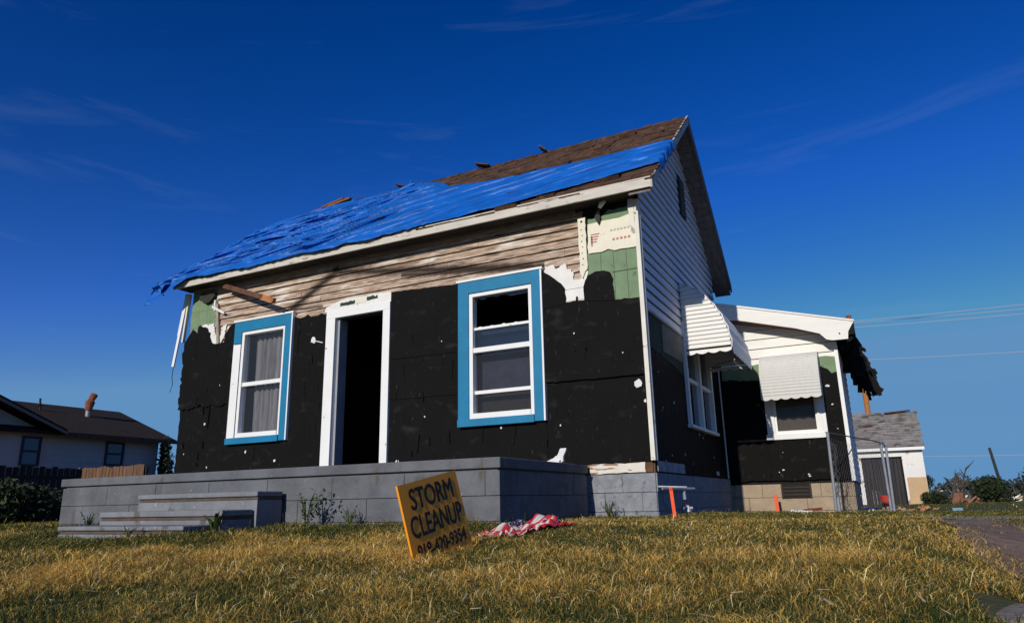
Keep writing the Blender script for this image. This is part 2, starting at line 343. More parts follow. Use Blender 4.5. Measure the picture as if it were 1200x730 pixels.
lap_front(mb, -6.60, -6.12, 2.48, 2.80, .107, seed=4); lap_front(mb, -1.16, -.64, 2.48, 2.80, .107, seed=5); lap_front(mb, -5.0, -4.4, 2.6, 2.8, .1, seed=6)
part(mb, 'wood_siding', WOOD)
# frieze board under the soffit
mb = MB(); mb.bar((-7.1, -.03, 3.425), (-.72, -.03, 3.425), .05, .05); part(mb, 'frieze_board', mat('grey_frieze', (.26, .21, .17), .85, .4, 6, stretch=(1, 1, 4)))
# green asphalt siding patches
def green_sheet(mb, poly, y, seed, t=.008): mb.prism(jag(poly, .008, .08, seed=seed), 'y', y-t, y)
mb = MB(); green_sheet(mb, [(-7.14, 2.45), (-6.9, 2.55), (-6.60, 2.60), (-6.58, 3.40), (-7.14, 3.41)], -.003, 1)
for z in (2.84, 3.10): mb.box(-7.14, -6.60, -.015, -.009, z, z+.007)
for x in (-6.98, -6.8): mb.box(x, x+.006, -.014, -.009, 2.60, 3.38)
part(mb, 'green_siding', GREEN)
mb = MB(); green_sheet(mb, [(-.60, 2.30), (-.02, 2.26), (-.02, 2.90), (-.60, 2.90)], -.026, 2)
mb.prism(jag([(-.58, 3.22), (-.08, 3.22), (-.08, 3.375), (-.324, 3.372), (-.40, 3.31), (-.578, 3.306)], .01, .05, seed=3), 'y', -.034, -.026)
each(mb, 'green_siding', GREEN)
mb = MB()
for z in (2.62, 2.27): mb.box(-.32, -.02, -.040, -.034, z, z+.006)
for x in (-.45, -.30, -.15): mb.box(x, x+.004, -.037, -.034, 2.30, 2.86)
each(mb, 'siding_seam', mat('green_seam', (.06, .09, .055), .9))
mb = MB(); mb.box(-.64, 0, -.018, -.001, 2.25, 3.44); part(mb, 'sheathing_board', BLACK)
mb = MB(); mb.prism(jag([(-.582, 2.88), (-.03, 2.867), (-.005, 2.9), (-.005, 3.262), (-.10, 3.262), (-.2, 3.24), (-.577, 3.235)], .006, .06, seed=8), 'y', -.052, -.036)
wb = part(mb, 'wrap_board', CREAM)
# faded print on the wrap board (illegible stamp and dashes)
mb = MB()
def tri_(mb, cx, cz, s, y): mb.prism([(cx-s, cz-s), (cx+s, cz-s*.6), (cx, cz+s)], 'y', y-.002, y)
for k in range(4): mb.box(-.545, -.44-.012*k, -.0545, -.052, 3.09-.03*k, 3.105-.03*k)
mb.box(-.545, -.525, -.0545, -.052, 2.96, 3.08)
for k in range(5): mb.box(-.29+.045*k, -.262+.045*k, -.0545, -.052, 2.985, 3.012)
each(mb, 'faded_print', MARK, wb)
mb = MB()
for k in range(6): mb.box(-.31+.04*k, -.285+.04*k, -.0545, -.052, 3.10, 3.118)
mb.prism([(-.035+.035*math.cos(a*.52), 3.07+.05*math.sin(a*.52)) for a in range(12)], 'y', -.0555, -.052)
each(mb, 'faded_print', MARK2, wb)
# white splintered strip between wood and green
mb = MB(); mb.prism(jag([(-.690, 2.66), (-.665, 2.60), (-.63, 2.68), (-.604, 2.70), (-.600, 3.325), (-.694, 3.322)], .004, .05, seed=11), 'y', -.060, -.03)
st = part(mb, 'trim_strip', CREAM); mb = MB(); mb.prism(blob_poly(-.648, 3.28, .016), 'y', -.063, -.0605)
for k in range(7): mb.prism(blob_poly(-.655+.01*(k % 2), 3.18-.07*k, .008, seed=k), 'y', -.063, -.0605)
each(mb, 'nail_hole', INK, st)
# white underlayer patches
mb = MB(); mb.prism(jag([(-1.15, 2.765), (-1.13, 2.83), (-1.02, 2.825), (-.99, 2.77), (-.93, 2.81), (-.876, 2.827), (-.86, 2.75), (-.80, 2.74), (-.78, 2.60), (-.655, 2.60), (-.64, 2.70), (-.615, 2.72), (-.63, 2.30), (-.905, 2.30)], .010, .025, seed=12), 'y', -.040, -.028)
mb.prism(jag([(-6.90, 2.868), (-6.60, 2.855), (-6.56, 2.70), (-6.46, 2.62), (-6.40, 2.80), (-6.33, 2.82), (-6.36, 2.66), (-6.45, 2.52), (-6.66, 2.52)], .010, .025, seed=13), 'y', -.034, -.024)
each(mb, 'torn_underlayer', WHITE)
mb = MB(); mb.box(-.90, -.66, -.043, -.040, 2.50, 2.504); mb.box(-.90, -.66, -.043, -.040, 2.36, 2.364); each(mb, 'siding_seam', mat('grey_seam', (.3, .3, .3), .9))
# black tar boards
tb = []
def tar(poly, y, seed, amp=.008, t=.011, only=None):
    poly = [(p[0], p[1]+(.004 if p[1] < 2.2 and p[1] > .6 else 0)) for p in poly]
    mb = MB(); mb.prism(jag(poly, amp, .05, only, seed=seed), 'y', y-t, y); o = part(mb, 'tar_board', TAR); tb.append(o); return o
tar([(-7.165, .5), (-6.11, .5), (-6.11, 1.62), (-7.175, 1.62)], -.012, 20, .006)
tar([(-7.20, 1.60), (-6.11, 1.60), (-6.11, 2.80), (-6.20, 2.79), (-6.28, 2.72), (-6.33, 2.60), (-6.45, 2.50), (-6.6, 2.56), (-6.72, 2.80), (-6.89, 2.87), (-6.97, 2.74), (-7.04, 2.82), (-7.12, 2.72), (-7.20, 2.62)], -.036, 21, .014)
tar([(-5.0, .5), (-4.388, .5), (-4.388, 2.70), (-4.5, 2.73), (-4.6, 2.695), (-4.75, 2.745), (-4.88, 2.71), (-5.0, 2.755)], -.026, 22, .010)
tar([(-6.11, .5), (-5.0, .5), (-5.0, 1.05), (-6.11, 1.05)], -.020, 23)
tar([(-3.335, 1.955), (-2.305, 1.935), (-2.305, 2.803), (-3.335, 2.852)], -.032, 24, .003)
tar([(-3.335, 1.44), (-2.305, 1.425), (-2.305, 1.945), (-3.335, 1.965)], -.022, 25, .003)
tar([(-3.335, .5), (-2.305, .5), (-2.305, 1.432), (-3.335, 1.45)], -.012, 26, .003)
tar([(-2.305, .5), (-1.18, .5), (-1.18, 1.06), (-2.305, 1.06)], -.018, 27)
tar([(-1.18, 1.455), (-.018, 1.445), (-.018, 2.285), (-.31, 2.30), (-.66, 2.345), (-.9, 2.352), (-1.18, 2.33)], -.045, 28, .005)
tar([(-1.18, .545), (-.018, .545), (-.018, 1.455), (-1.18, 1.47)], -.012, 29, .005)
tar([(-1.18, 2.31), (-.893, 2.33), (-.89, 2.52), (-.93, 2.58), (-1.02, 2.66), (-1.171, 2.79)], -.050, 30, .004)
tar([(-.66, 2.33), (-.314, 2.29), (-.315, 2.55), (-.34, 2.62), (-.41, 2.65), (-.51, 2.655), (-.60, 2.62), (-.635, 2.57), (-.66, 2.5)], -.052, 31, .004)
# gashes and white chips in the tar boards
rnd = random.Random(5)
mb = MB()
for i in range(46):
    x = rnd.choice([rnd.uniform(-7.05, -6.15), rnd.uniform(-4.95, -4.45), rnd.uniform(-3.25, -2.35), rnd.uniform(-1.1, -.1), rnd.uniform(-1.1, -.1)]); z = rnd.uniform(.62, 2.25)
    y = -.0545 if x > -1.2 and z > 1.5 else (-.046 if z > 1.6 and x < -6 else -.042 if x < -6 or z > 2 else -.0355)
    if x > -1.2 and z < 1.45: y = -.022
    h = rnd.uniform(.03, .16); w_ = rnd.uniform(.006, .02)
    mb.prism([(x, z), (x+w_, z+.01), (x+w_*.6, z+h), (x+w_*.1, z+h*.9)], 'y', y-.008, y+.004)
each(mb, 'torn_flap', TAR)
mb = MB()
for (x, z, h) in [(-3.1, 1.66, .2), (-2.9, .78, .22), (-2.6, 2.4, .1), (-6.66, 1.5, .3), (-6.5, 2.3, .25), (-6.9, 2.35, .3), (-4.9, 2.2, .45), (-4.7, 1.4, .25), (-1.0, 1.8, .3), (-.78, 2.18, .22), (-.7, 1.2, .3), (-.85, .8, .3), (-.55, 1.85, .12), (-1.6, .8, .2), (-2.0, .85, .2), (-6.55, 1.3, .4), (-4.6, 1.0, .2), (-5.6, .8, .18)]:
    y = -.0545 if x > -1.2 and z > 1.5 else (-.046 if z > 1.6 and x < -6 else -.042 if x < -6 or z > 2 else -.0355)
    if x > -1.2 and z < 1.45: y = -.022
    mb.bar((x, y, z), (x+rnd.uniform(-.04, .04), y-.004, z+h), .018, .006, (0, 1, 0))
each(mb, 'torn_flap', TAR)
mb = MB()
for i, (x, z, r, y) in enumerate([(-6.62, 1.36, .022, -.0225), (-5.75, .92, .022, -.0305), (-5.2, .78, .022, -.0305), (-6.5, .74, .016, -.0225), (-7.0, .95, .012, -.0225), (-4.62, 2.36, .05, -.0365), (-3.2, .665, .045, -.0225), (-1.75, 1.0, .02, -.0285), (-.8, 1.98, .012, -.0555), (-.25, 1.7, .010, -.0555), (-.11, 1.36, .055, -.0225), (-.05, 1.17, .02, -.0225), (-1.02, .98, .012, -.0225), (-2.55, 2.1, .010, -.0425), (-6.35, 1.9, .010, -.0465), (-2.8, 1.2, .012, -.0225)]):
    mb.prism(blob_poly(x, z, r, seed=i, sx=.8), 'y', y-.004, y)
mb.bar((-4.62, -.037, 2.36), (-4.45, -.037, 2.31), .012, .012)
each(mb, 'white_chip', DEBW)

# front windows
def window(x0, x1, z0, z1, kind):
    yo = -.075
    wn = bpy.data.objects.new('window', None); C.objects.link(wn); wn.parent = H; wn.location = ((x0+x1)/2, 0, z0)
    ix0, ix1, iz0, iz1 = x0+.145, x1-.115, z0+.075, z1-.15     # inner edge of the wide casing
    mb = MB()
    mb.box(x0, x1, yo, -.002, iz1, z1)                        # head
    mb.box(ix1, x1, yo, -.002, z0+.0, iz1)
    mb.box(x0, ix1, yo-.02, -.002, z0-.01, iz0)
    if kind == 'big': mb.box(x0, ix0, yo, -.002, iz0, iz1)
    else: mb.box(x0, ix0, yo, -.002, iz1-.17, iz1)
    mb.build('casing', BLUETRIM, wn)
    if kind != 'big':
        mb = MB(); mb.box(x0-.02, ix0-.02, yo+.02, -.002, iz0, iz1-.172); mb.build('bare_casing', TRIM, wn)
    mb = MB(); mb.box(x0-.02, x1+.035, yo-.012, -.002, z1+.001, z1+.028)      # white drip cap and right edge
    mb.box(x1+.001, x1+.022, yo-.004, -.002, z0, z1); mb.build('edge_trim', TRIM, wn)
    f = .048; fx0, fx1, fz0, fz1 = ix0, ix1, iz0, iz1
    mb = MB(); yf0, yf1 = -.055, .05
    mb.box(fx0, fx0+f, yf0, yf1, fz0, fz1); mb.box(fx1-f, fx1, yf0, yf1, fz0, fz1); mb.box(fx0+f, fx1-f, yf0, yf1, fz1-f, fz1); mb.box(fx0+f, fx1-f, yf0-.015, yf1, fz0, fz0+f+.015)
    mb.build('frame', TRIM, wn)
    zm = fz0+(fz1-fz0)*.475 if kind != 'big' else 1.93
    a0, a1 = fx0+f, fx1-f
    if kind == 'big':
        mb = MB(); mb.box(a0, a1, -.04, .02, 1.905, 1.962); mb.build('meeting_rail', TRIM, wn)
        mb = MB(); mb.box(a0, a1, -.015, .025, 2.185, 2.215)
        rr_ = random.Random(4)
        for k in range(4): mb.box(a0+.06+.16*k, a0+.10+.16*k, -.012, .02, 2.2, 2.215+rr_.uniform(.004, .018))
        mb.build('sash_rail', TRIM, wn)
        mb = MB(); mb.box(a0, a1, -.012, .025, 1.41, 1.45); mb.build('sash_rail', TRIM, wn)
        mb = MB(); mb.box(a0, a1, .004, .008, 1.95, 2.19); mb.build('pane', GLASSB, wn)
        mb = MB(); mb.prism([(a0, fz1-f), (a0, fz1-.10), (a0+.05, fz1-.065), (a0+.12, fz1-.085), (a0+.2, fz1-.06), (a0+.32, fz1-.075), (a0+.4, fz1-.057), (a0+.5, fz1-.09), (a1, fz1-.08), (a1, fz1-f)], 'y', .004, .008); mb.build('broken_glass', GLASSB, wn)
        mb = MB(); mb.box(a0, a1, .012, .016, 1.44, 1.91); mb.build('pane', GLASS, wn)
        mb = MB(); mb.box(a0, a1, .012, .016, fz0+f, 1.415); mb.build('pane', GLASS, wn)
        mb = MB(); mb.box(a0-.05, a1+.05, .16, .17, 1.0, 1.44); mb.build('backing_board', BROWNFILL, wn)
        mb = MB(); mb.box(a0-.05, a1+.05, .162, .172, 1.45, 2.2); mb.build('dark_curtain', mat('navy_curtain', (.036, .037, .058), .9, .4, 5), wn)
    else:
        mb = MB(); mb.box(a0, a1, -.035, .025, zm, zm+.055); mb.build('meeting_rail', TRIM, wn)
        mb = MB(); mb.box(a0, a1, .0, .004, zm+.05, fz1-f); mb.build('pane', GLASS, wn)
        mb = MB(); mb.box(a0, a1, .015, .019, fz0+f, zm); mb.build('pane', GLASS, wn)
        # wavy net curtain
        n = 60; vs = []; fs = []
        for i in range(n+1):
            x = a0-.02+(a1-a0+.04)*i/n+0.0; y = .11+.022*math.sin(i*.9)+.010*math.sin(i*2.3)
            vs += [(x+.13, y, 1.05), (x+.10, y*.9+.012, 2.62)]
            if i: fs.append((2*i-2, 2*i, 2*i+1, 2*i-1))
        mb = MB(); mb.add(vs, fs); mb.build('curtain', CURT, wn, smooth=True)
    return wn
w1 = window(-6.105, -5.005, 1.042, 2.793, 'small'); w1['label'] = 'left front window with half stripped turquoise casing and net curtain'
w2 = window(-2.297, -1.19, 1.042, 2.793, 'big'); w2['label'] = 'right front window with wide turquoise casing and broken upper pane'

# doorway
dr = bpy.data.objects.new('doorway', None); C.objects.link(dr); dr.parent = H; dr.location = (-3.84, 0, .45)
mb = MB(); mb.box(-4.385, -4.235, -.062, -.001, .5, 2.62); mb.box(-3.44, -3.33, -.062, -.001, .5, 2.62); mb.box(-4.385, -3.33, -.064, -.001, 2.621, 2.722); mb.build('casing', TRIM, dr)
mb = MB(); mb.prism([(-4.44, 2.725), (-3.33, 2.725), (-3.33, 2.86), (-3.6, 2.872), (-4.2, 2.85), (-4.42, 2.79)], 'y', -.045, -.003); mb.build('header_board', WHITE, dr)
mb = MB(); mb.prism(jag([(-4.17, 2.775), (-3.92, 2.785), (-3.92, 2.83), (-4.17, 2.82)], .005, .03, seed=2), 'y', -.049, -.046); mb.prism(jag([(-3.72, 2.795), (-3.54, 2.80), (-3.55, 2.85), (-3.72, 2.845)], .006, .03, seed=3), 'y', -.049, -.046); each(mb, 'paint_remnant', DGREEN, dr)
mb = MB(); mb.prism(jag([(-3.915, 2.775), (-3.725, 2.785), (-3.725, 2.845), (-3.915, 2.84)], .003, .04, seed=4), 'y', -.049, -.046); mb.build('paint_remnant', CREAM, dr)
mb = MB(); mb.box(-4.233, -4.20, 0.0, .16, .46, 2.615); mb.build('jamb', mat('shaded_jamb', (.33, .34, .38), .7, .2, 5), dr)  # blue-grey of the shaded reveal is put into the jamb's colour

# corner trims
mb = MB(); mb.box(-.020, .026, -.066, .0, .56, 3.42); mb.box(.0275, .030, 0.001, .03, .56, 3.42)
mb.prism(jag([(-.085, 3.13), (-.05, 3.10), (-.021, 3.05), (-.021, 3.43), (-.085, 3.435)], .004, .05), 'y', -.066, -.056); part(mb, 'corner_trim', speck(mat('cream_corner', (.75, .72, .64), .7, .1, 6), (.35, .25, .15), 9, .64, .06))
mb = MB(); mb.bar((-7.185, -.04, 3.40), (-7.235, -.045, 2.64), .045, .03); part(mb, 'corner_trim', CREAM)
mb = MB(); mb.bar((-7.23, -.05, 3.41), (-7.36, -.08, 2.27), .05, .02, (0, 1, 0)); mb.bar((-7.26, -.05, 3.41), (-7.33, -.07, 2.75), .02, .02, (0, 1, 0)); hs_ = part(mb, 'hanging_strip', TRIM)
mb = MB(); mb.tube([(-7.35, -.08, 2.27), (-7.36, -.08, 2.12), (-7.33, -.08, 2.0), (-7.37, -.08, 1.88)], .006, 5); mb.build('frayed_end', GREYWOOD, hs_)
mb = MB(); mb.bar((-6.56, -.04, 3.16), (-6.46, -.045, 2.53), .05, .03, (0, 1, 0)); part(mb, 'trim_strip', mat('grey_strip', (.42, .36, .28), .85, .4, 10))
mb = MB(); mb.bar((-6.64, -.06, 3.12), (-6.36, -.07, 2.98), .035, .02, (0, 1, 0)); mb.bar((-6.60, -.05, 3.22), (-6.58, -.06, 3.05), .03, .02, (0, 1, 0)); each(mb, 'wood_splinter', DEBW)
mb = MB(); mb.prism(blob_poly(-6.78, 3.29, .13, 11, 2, 1.2, .8), 'y', -.07, -.013); part(mb, 'torn_insulation', mat('dark_insulation', (.05, .05, .045), .95, .5, 14, bump=1, bscale=30))  # torn patch in a mottled near-black
mb = MB(); mb.bar((-6.30, -.16, 3.37), (-5.35, -.27, 3.02), .07, .045, (0, 1, 0)); bm_ = part(mb, 'loose_beam', DARKWOOD)
mb = MB(); mb.bar((-5.37, -.267, 3.027), (-5.13, -.297, 2.935), .074, .049, (0, 1, 0)); mb.build('splintered_end', BROWNWOOD, bm_)
# broken porch light: dark bracket + pale shade
lt = MB(); lt.tube([(-.44, -.05, 3.28), (-.43, -.09, 3.36), (-.39, -.12, 3.40)], .022, 8); lt.prism(blob_poly(-.44, 3.27, .05, 9, 3, .8, 1.3), 'y', -.09, -.053); lp = part(lt, 'light_bracket', INK)
lt = MB(); lt.tube([(-.40, -.12, 3.375), (-.37, -.13, 3.42), (-.32, -.14, 3.44)], [.02, .032, .018], 10); lt.build('lamp_shade', DEBW, lp, smooth=True)

# eaves: fascia, soffit
mb = MB(); mb.box(-W-.10, OX-.002, -.30, -.275, 3.425, 3.545); part(mb, 'fascia', speck(mat('weathered_fascia', (.62, .58, .51), .7, .18, 4, stretch=(1, 1, 4)), (.30, .24, .18), 5, .62, .08, (1, 1, 5)))
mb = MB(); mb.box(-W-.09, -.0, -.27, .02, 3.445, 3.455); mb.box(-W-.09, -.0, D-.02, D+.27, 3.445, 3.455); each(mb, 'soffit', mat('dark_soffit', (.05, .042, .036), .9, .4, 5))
# roof deck
def roofz(y): return ZE+(y+O)*SL if y <= D/2 else ZE+(D+O-y)*SL
DECK = mat('roof_deck', (.07, .045, .03), .95, .3, 5)
mb = MB()
t_ = .075
prof = [(-O, ZE+.035), (D/2, ZA+.0), (D+O, ZE+.035), (D+O, ZE+.10), (D/2, ZA+.075), (-O, ZE+.10)]
prof = [(-O, ZE+.02), (D/2, ZA-.055), (D+O, ZE+.02), (D+O, ZE+.075), (D/2, ZA+.0), (-O, ZE+.075)]
# build as two slabs
for a, b in ((0, 1), (1, 2)):
    p = [prof[a], prof[b], prof[5-b], prof[5-a]]
    mb.prism(p, 'x', -W-.11, OX-.012)
rf = part(mb, 'roof', DECK)
# rake boards (gable side, right) front and rear; underside boards
mb = MB(); k = .13
mb.prism([(-O-.002, ZE-.02), (-O-.002, ZE+.09), (D/2, ZA+.02), (D/2, ZA-.12)], 'x', OX-.01, OX+.015); mb.build('rake_board', mat('weathered_rake', (.52, .50, .50), .7, .25, 5), rf)
mb = MB(); mb.prism([(D+O+.002, ZE-.02), (D+O+.002, ZE+.09), (D/2+.001, ZA+.02), (D/2+.001, ZA-.12)], 'x', OX-.01, OX+.015); mb.build('rake_board', mat('grey_rake', (.20, .19, .19), .8, .3, 5), rf)
mb = MB()
n = 26
for i in range(n):
    a = i/n; b = (i+.93)/n
    for s_ in (0, 1):
        def yz(t): 
            y = -O+t*(D/2+O); z = ZE+t*(ZA-ZE)-.062
            return (y, z) if s_ == 0 else (D-y, z)
        (ya, za_), (yb, zb_) = yz(a), yz(b)
        mb.add([(-.0, ya, za_), (OX-.012, ya, za_), (OX-.012, yb, zb_), (-.0, yb, zb_), (-.0, ya, za_+.012), (OX-.012, ya, za_+.012), (OX-.012, yb, zb_+.012), (-.0, yb, zb_+.012)], [(0, 1, 2, 3), (7, 6, 5, 4), (0, 4, 5, 1), (1, 5, 6, 2), (2, 6, 7, 3), (3, 7, 4, 0)])
mb.build('rake_soffit', SOFFIT, rf)
# shingle courses on the front slope with missing and lifted tabs
rnd = random.Random(9); mb = MB()
sl = math.hypot(D/2+O, ZA-ZE-.075); ux = (D/2+O)/sl; uz = (ZA-ZE-.075)/sl
ex = .135; nrow = int(sl/ex)+1
for r_ in range(nrow):
    s0 = r_*ex; x = -W-.13+rnd.uniform(0, .1)
    while x < OX+.01:
        wdt = rnd.uniform(.22, .34); xe_ = min(x+wdt-.006, OX+.022)
        if rnd.random() > .05:
            s1 = min(s0+ex+.05, sl+.03); lift = rnd.uniform(.006, .016) + (rnd.uniform(.01, .05) if rnd.random() < .07 else 0)
            s00 = s0+rnd.uniform(-.008, .008)
            def q(s, n_): return (-O+s*ux-n_*uz, ZE+.075+s*uz+n_*ux)
            pa, pb, pc, pd = q(s00, .003), q(s1, .003), q(s1, .009), q(s00, lift+.01)
            mb.prism([pa, pb, pc, pd], 'x', x, xe_)
        x += wdt
for i in range(90):      # ragged ridge caps
    x = -W-.1+i*.083
    if rnd.random() < .12: continue
    h = rnd.uniform(.0, .022)
    mb.prism([(D/2-.12, ZA-.09+h), (D/2, ZA+.012+h), (D/2+.12, ZA-.09+h), (D/2, ZA+.0+h*.3)], 'x', x, x+.10)
mb.build('shingles', SHINGLE, rf)
mb = MB()
for (x, a, b) in [(-1.9, .05, .10), (-2.9, .03, .02), (-4.55, .03, .04)]:
    mb.bar((x, D/2-.1, ZA-.04), (x+rnd.uniform(-.25, -.1), D/2-.12, ZA+a), .16, .02)
each(mb, 'lifted_shingle', SHINGLE, rf)

# gable vinyl siding with sawtooth courses
mb = MB(); ex = .118; z = 2.165; k = 0
def span(zz):
    lo = 0.035; hi = D
    if zz > ZE+.2:
        lo = max(lo, (zz-ZE+.06)/SL-O); hi = min(hi, D-((zz-ZE+.06)/SL-O))
    return lo, hi
while z < ZA-.15:
    lo, hi = span(z); lo2, hi2 = span(min(z+ex, ZA-.12))
    if hi-lo > .05:
        b = .024; x0 = 0.0
        zc = z+.021; mb.add([(x0+.002, lo, zc), (x0+b, lo, zc), (x0+.010, lo2, z+ex-.001), (x0+.002, lo2, z+ex-.001), (x0+.002, hi, zc), (x0+b, hi, zc), (x0+.010, hi2, z+ex-.001), (x0+.002, hi2, z+ex-.001)],
               [(0, 3, 2, 1), (4, 5, 6, 7), (0, 1, 5, 4), (1, 2, 6, 5), (2, 3, 7, 6)])
    z += ex; k += 1
part(mb, 'vinyl_siding', VINYL)
mb = MB(); mb.box(-.002, .034, .04, 1.60, 2.150, 2.168); part(mb, 'starter_strip', mat('grey_starter', (.30, .30, .33), .6))
gv = MB(); gv.box(.02, .04, 2.10, 2.40, 4.03, 4.63); go = part(gv, 'gable_vent', GREYWOOD)
gv = MB()
for i in range(9): gv.box(.040, .052, 2.12, 2.38, 4.06+.062*i, 4.085+.062*i)
each(gv, 'louver', mat('louver_slats', (.10, .10, .11), .7), go)
# side wall below the vinyl
mb = MB(); mb.prism(jag([(.035, 1.78), (1.58, 1.66), (1.58, 2.148), (.035, 2.148)], .008, .08, only=[0], seed=3), 'x', -.002, .010); part(mb, 'green_siding', DGREEN)
mb = MB(); mb.prism([(.62, 1.80), (1.56, 1.82), (1.56, 2.146), (.62, 2.146)], 'x', .0102, .018); part(mb, 'bare_board', mat('dull_beige_board', (.22, .20, .15), .85, .25, 4))
mb = MB(); mb.box(-.003, .006, .032, 1.60, .45, 1.8); mb.box(-.003, .006, 1.60, 3.16, .45, 1.07); mb.box(-.003, .006, 3.16, D, .45, 2.16); part(mb, 'tar_board', TAR)
mb = MB(); mb.box(.0065, .014, .06, 1.2, .455, .56); part(mb, 'sill_board', mat('dull_white_board', (.40, .40, .44), .8, .4, 6))
mb = MB()
for i in range(14): mb.prism(blob_poly(random.uniform(.2, 3.6), random.uniform(.5, 1.7), random.uniform(.008, .02), seed=i), 'x', .0065, .010)
each(mb, 'white_chip', DEBW)
mb = MB(); mb.box(.007, .02, 3.86, 3.90, .45, 2.1); part(mb, 'corner_trim', TRIM)
mb = MB(); mb.tube([(.01, 3.05, .50), (.035, 3.05, .50)], .03, 10); part(mb, 'pipe_stub', TRIM)
# side double window
sw = bpy.data.objects.new('window', None); C.objects.link(sw); sw.parent = H; sw.location = (0, 2.38, 1.06); sw['label'] = 'double side window under the ribbed awning'
mb = MB(); mb.box(-.04, .045, 1.60, 1.68, 1.06, 2.28); mb.box(-.04, .045, 3.08, 3.16, 1.06, 2.28); mb.box(-.04, .043, 1.60, 3.16, 2.281, 2.36); mb.box(-.04, .07, 1.56, 3.20, 1.02, 1.058); mb.box(-.04, .043, 2.33, 2.43, 1.06, 2.28); mb.box(-.03, .02, 1.68, 2.33, 1.62, 1.67); mb.box(-.03, .02, 2.43, 3.08, 1.62, 1.67)
mb.build('frame', TRIM, sw)
for a, b in ((1.68, 2.33), (2.43, 3.08)):
    mb = MB(); mb.box(-.02, -.015, a, b, 1.06, 2.28); mb.build('pane', GLASSB, sw)
mb = MB(); mb.box(-.10, -.095, 1.66, 3.1, 1.0, 2.3); mb.build('curtain', mat('pale_blind', (.16, .17, .20), .9, .2, 6, stretch=(1, 8, 1)), sw)

# awnings
def awn_profile(n, h, d):    # from wall top to outer bottom: convex curve (out, down)
    return [(d*math.sin(t)**1.45, h*math.cos(t)) for t in [math.pi/2*i/n for i in range(n+1)]]
def awning_side(name, y0, y1, zt, zb, d, m, par):
    aw = bpy.data.objects.new('awning', None); C.objects.link(aw); aw.parent = par; aw.location = (0, (y0+y1)/2, zb)
    h = zt-zb; n = 16; pr = awn_profile(n, h, d)
    # ribbed front (folded slats)
    mb = MB(); vs = []; fs = []
    for i, (o_, z_) in enumerate(pr):
        r = .012 if i % 2 else 0
        vs += [(o_+.045+r, y0, zb+z_+r*.5), (o_+.045+r, y1, zb+z_+r*.5), (o_+.035+r, y0, zb+z_), (o_+.035+r, y1, zb+z_)]
        if i: a = 4*i-4; b = 4*i; fs += [(a, a+1, b+1, b), (a+2, b+2, b+3, a+3), (a, b, b+2, a+2), (a+1, a+3, b+3, b+1)]
    # scalloped valance
    mb.add(vs, fs); mb.build('canopy', m, aw)
    mb = MB(); ns = 60; vs = []; fs = []
    for i in range(ns+1):
        y = y0+(y1-y0)*i/ns; dz = -.05-.028*abs(math.sin(math.pi*i/ns*8))
        for xx in (d+.045, d+.049): vs += [(xx, y, zb+.01), (xx, y, zb+dz)]
        if i: a = 4*i-4; b = 4*i; fs += [(a, b, b+1, a+1), (a+2, a+3, b+3, b+2), (a+1, b+1, b+3, a+3)]
    mb.add(vs, fs); mb.build('valance', m, aw)
    for yy, sgn in ((y0, -1), (y1, 1)):
        mb = MB(); rows = 16; vs = []; fs = []
        for i in range(rows*2+1):
            zf = i/(rows*2); zz = zb+h*zf*.985; 
            ct = min(1, zf); xo = d*math.sin(math.acos(ct))**1.45 if ct < 1 else 0.0
            rb = .022 if i % 2 else 0
            if i % 2 == 0: zz += h/(rows*2)*.72
            vs += [(.03, yy+sgn*(rb), zz), (max(.035, xo+.035), yy+sgn*rb, zz), (.03, yy+sgn*(rb)-sgn*.004, zz), (max(.035, xo+.035), yy+sgn*rb-sgn*.004, zz)]
            if i: a = 4*i-4; b = 4*i; fs += [(a, a+1, b+1, b), (a+2, b+2, b+3, a+3), (a+1, a+3, b+3, b+1)]
        k = len(vs); ns = 32
        for i in range(ns+1):
            x = .03+(d+.005)*i/ns; dz = -.03-.022*abs(math.sin(math.pi*i/ns*4))
            vs += [(x, yy, zb+.003), (x, yy, zb+dz)]
            if i: a = k+2*i-2; b = k+2*i; fs += [(a, b, b+1, a+1)]
        mb.add(vs, fs); mb.build('side_panel', m, aw)
    mb = MB(); mb.bar((.0, y0+.02, zt-.02), (.035, y0+.02, zb-.02), .02, .02); mb.bar((.03, y0+.1, zb+.0), (d, y0+.1, zb+.12), .015, .015); mb.bar((.03, y1-.1, zb+.0), (d, y1-.1, zb+.12), .015, .015); each(mb, 'bracket', GALV, aw)
    return aw
a1 = awning_side('awning', 1.64, 3.09, 2.87, 1.975, .572, AWN, H); a1['label'] = 'bright ribbed hood awning on the gable side'

# foundation
mb = MB()
def blocks(mb, axis, a, b, y, t, z0, z1, course, length, seed, amp=.012):
    rnd = random.Random(seed); z = z1; r_ = 0
    while z > z0+.02:
        zl = max(z0, z-course); x = a-(length/2 if r_ % 2 else 0)
        while x < b:
            xa = max(a, x); xb = min(b, x+length)
            if xb-xa > .02:
                p = rnd.uniform(0, amp)
                if axis == 'x': mb.box(xa+.003, xb-.003, y-t-p, y, zl+.003, z-.003)
                else: mb.box(y, y+t+p, xa+.003, xb-.003, zl+.003, z-.003)
            x += length
        z -= course; r_ += 1
blocks(mb, 'x', -W, 0, .03, .035, -.15, .44, .19, .40, 1); blocks(mb, 'y', 0, D, -.03, .030, -.15, .44, .19, .40, 2)
part(mb, 'foundation', BLOCK)
mb = MB(); mb.box(-W+.01, -.01, .03, D-.02, -.2, .437); part(mb, 'foundation_mortar', mat('mortar', (.18, .18, .19), .95, .2, 8))
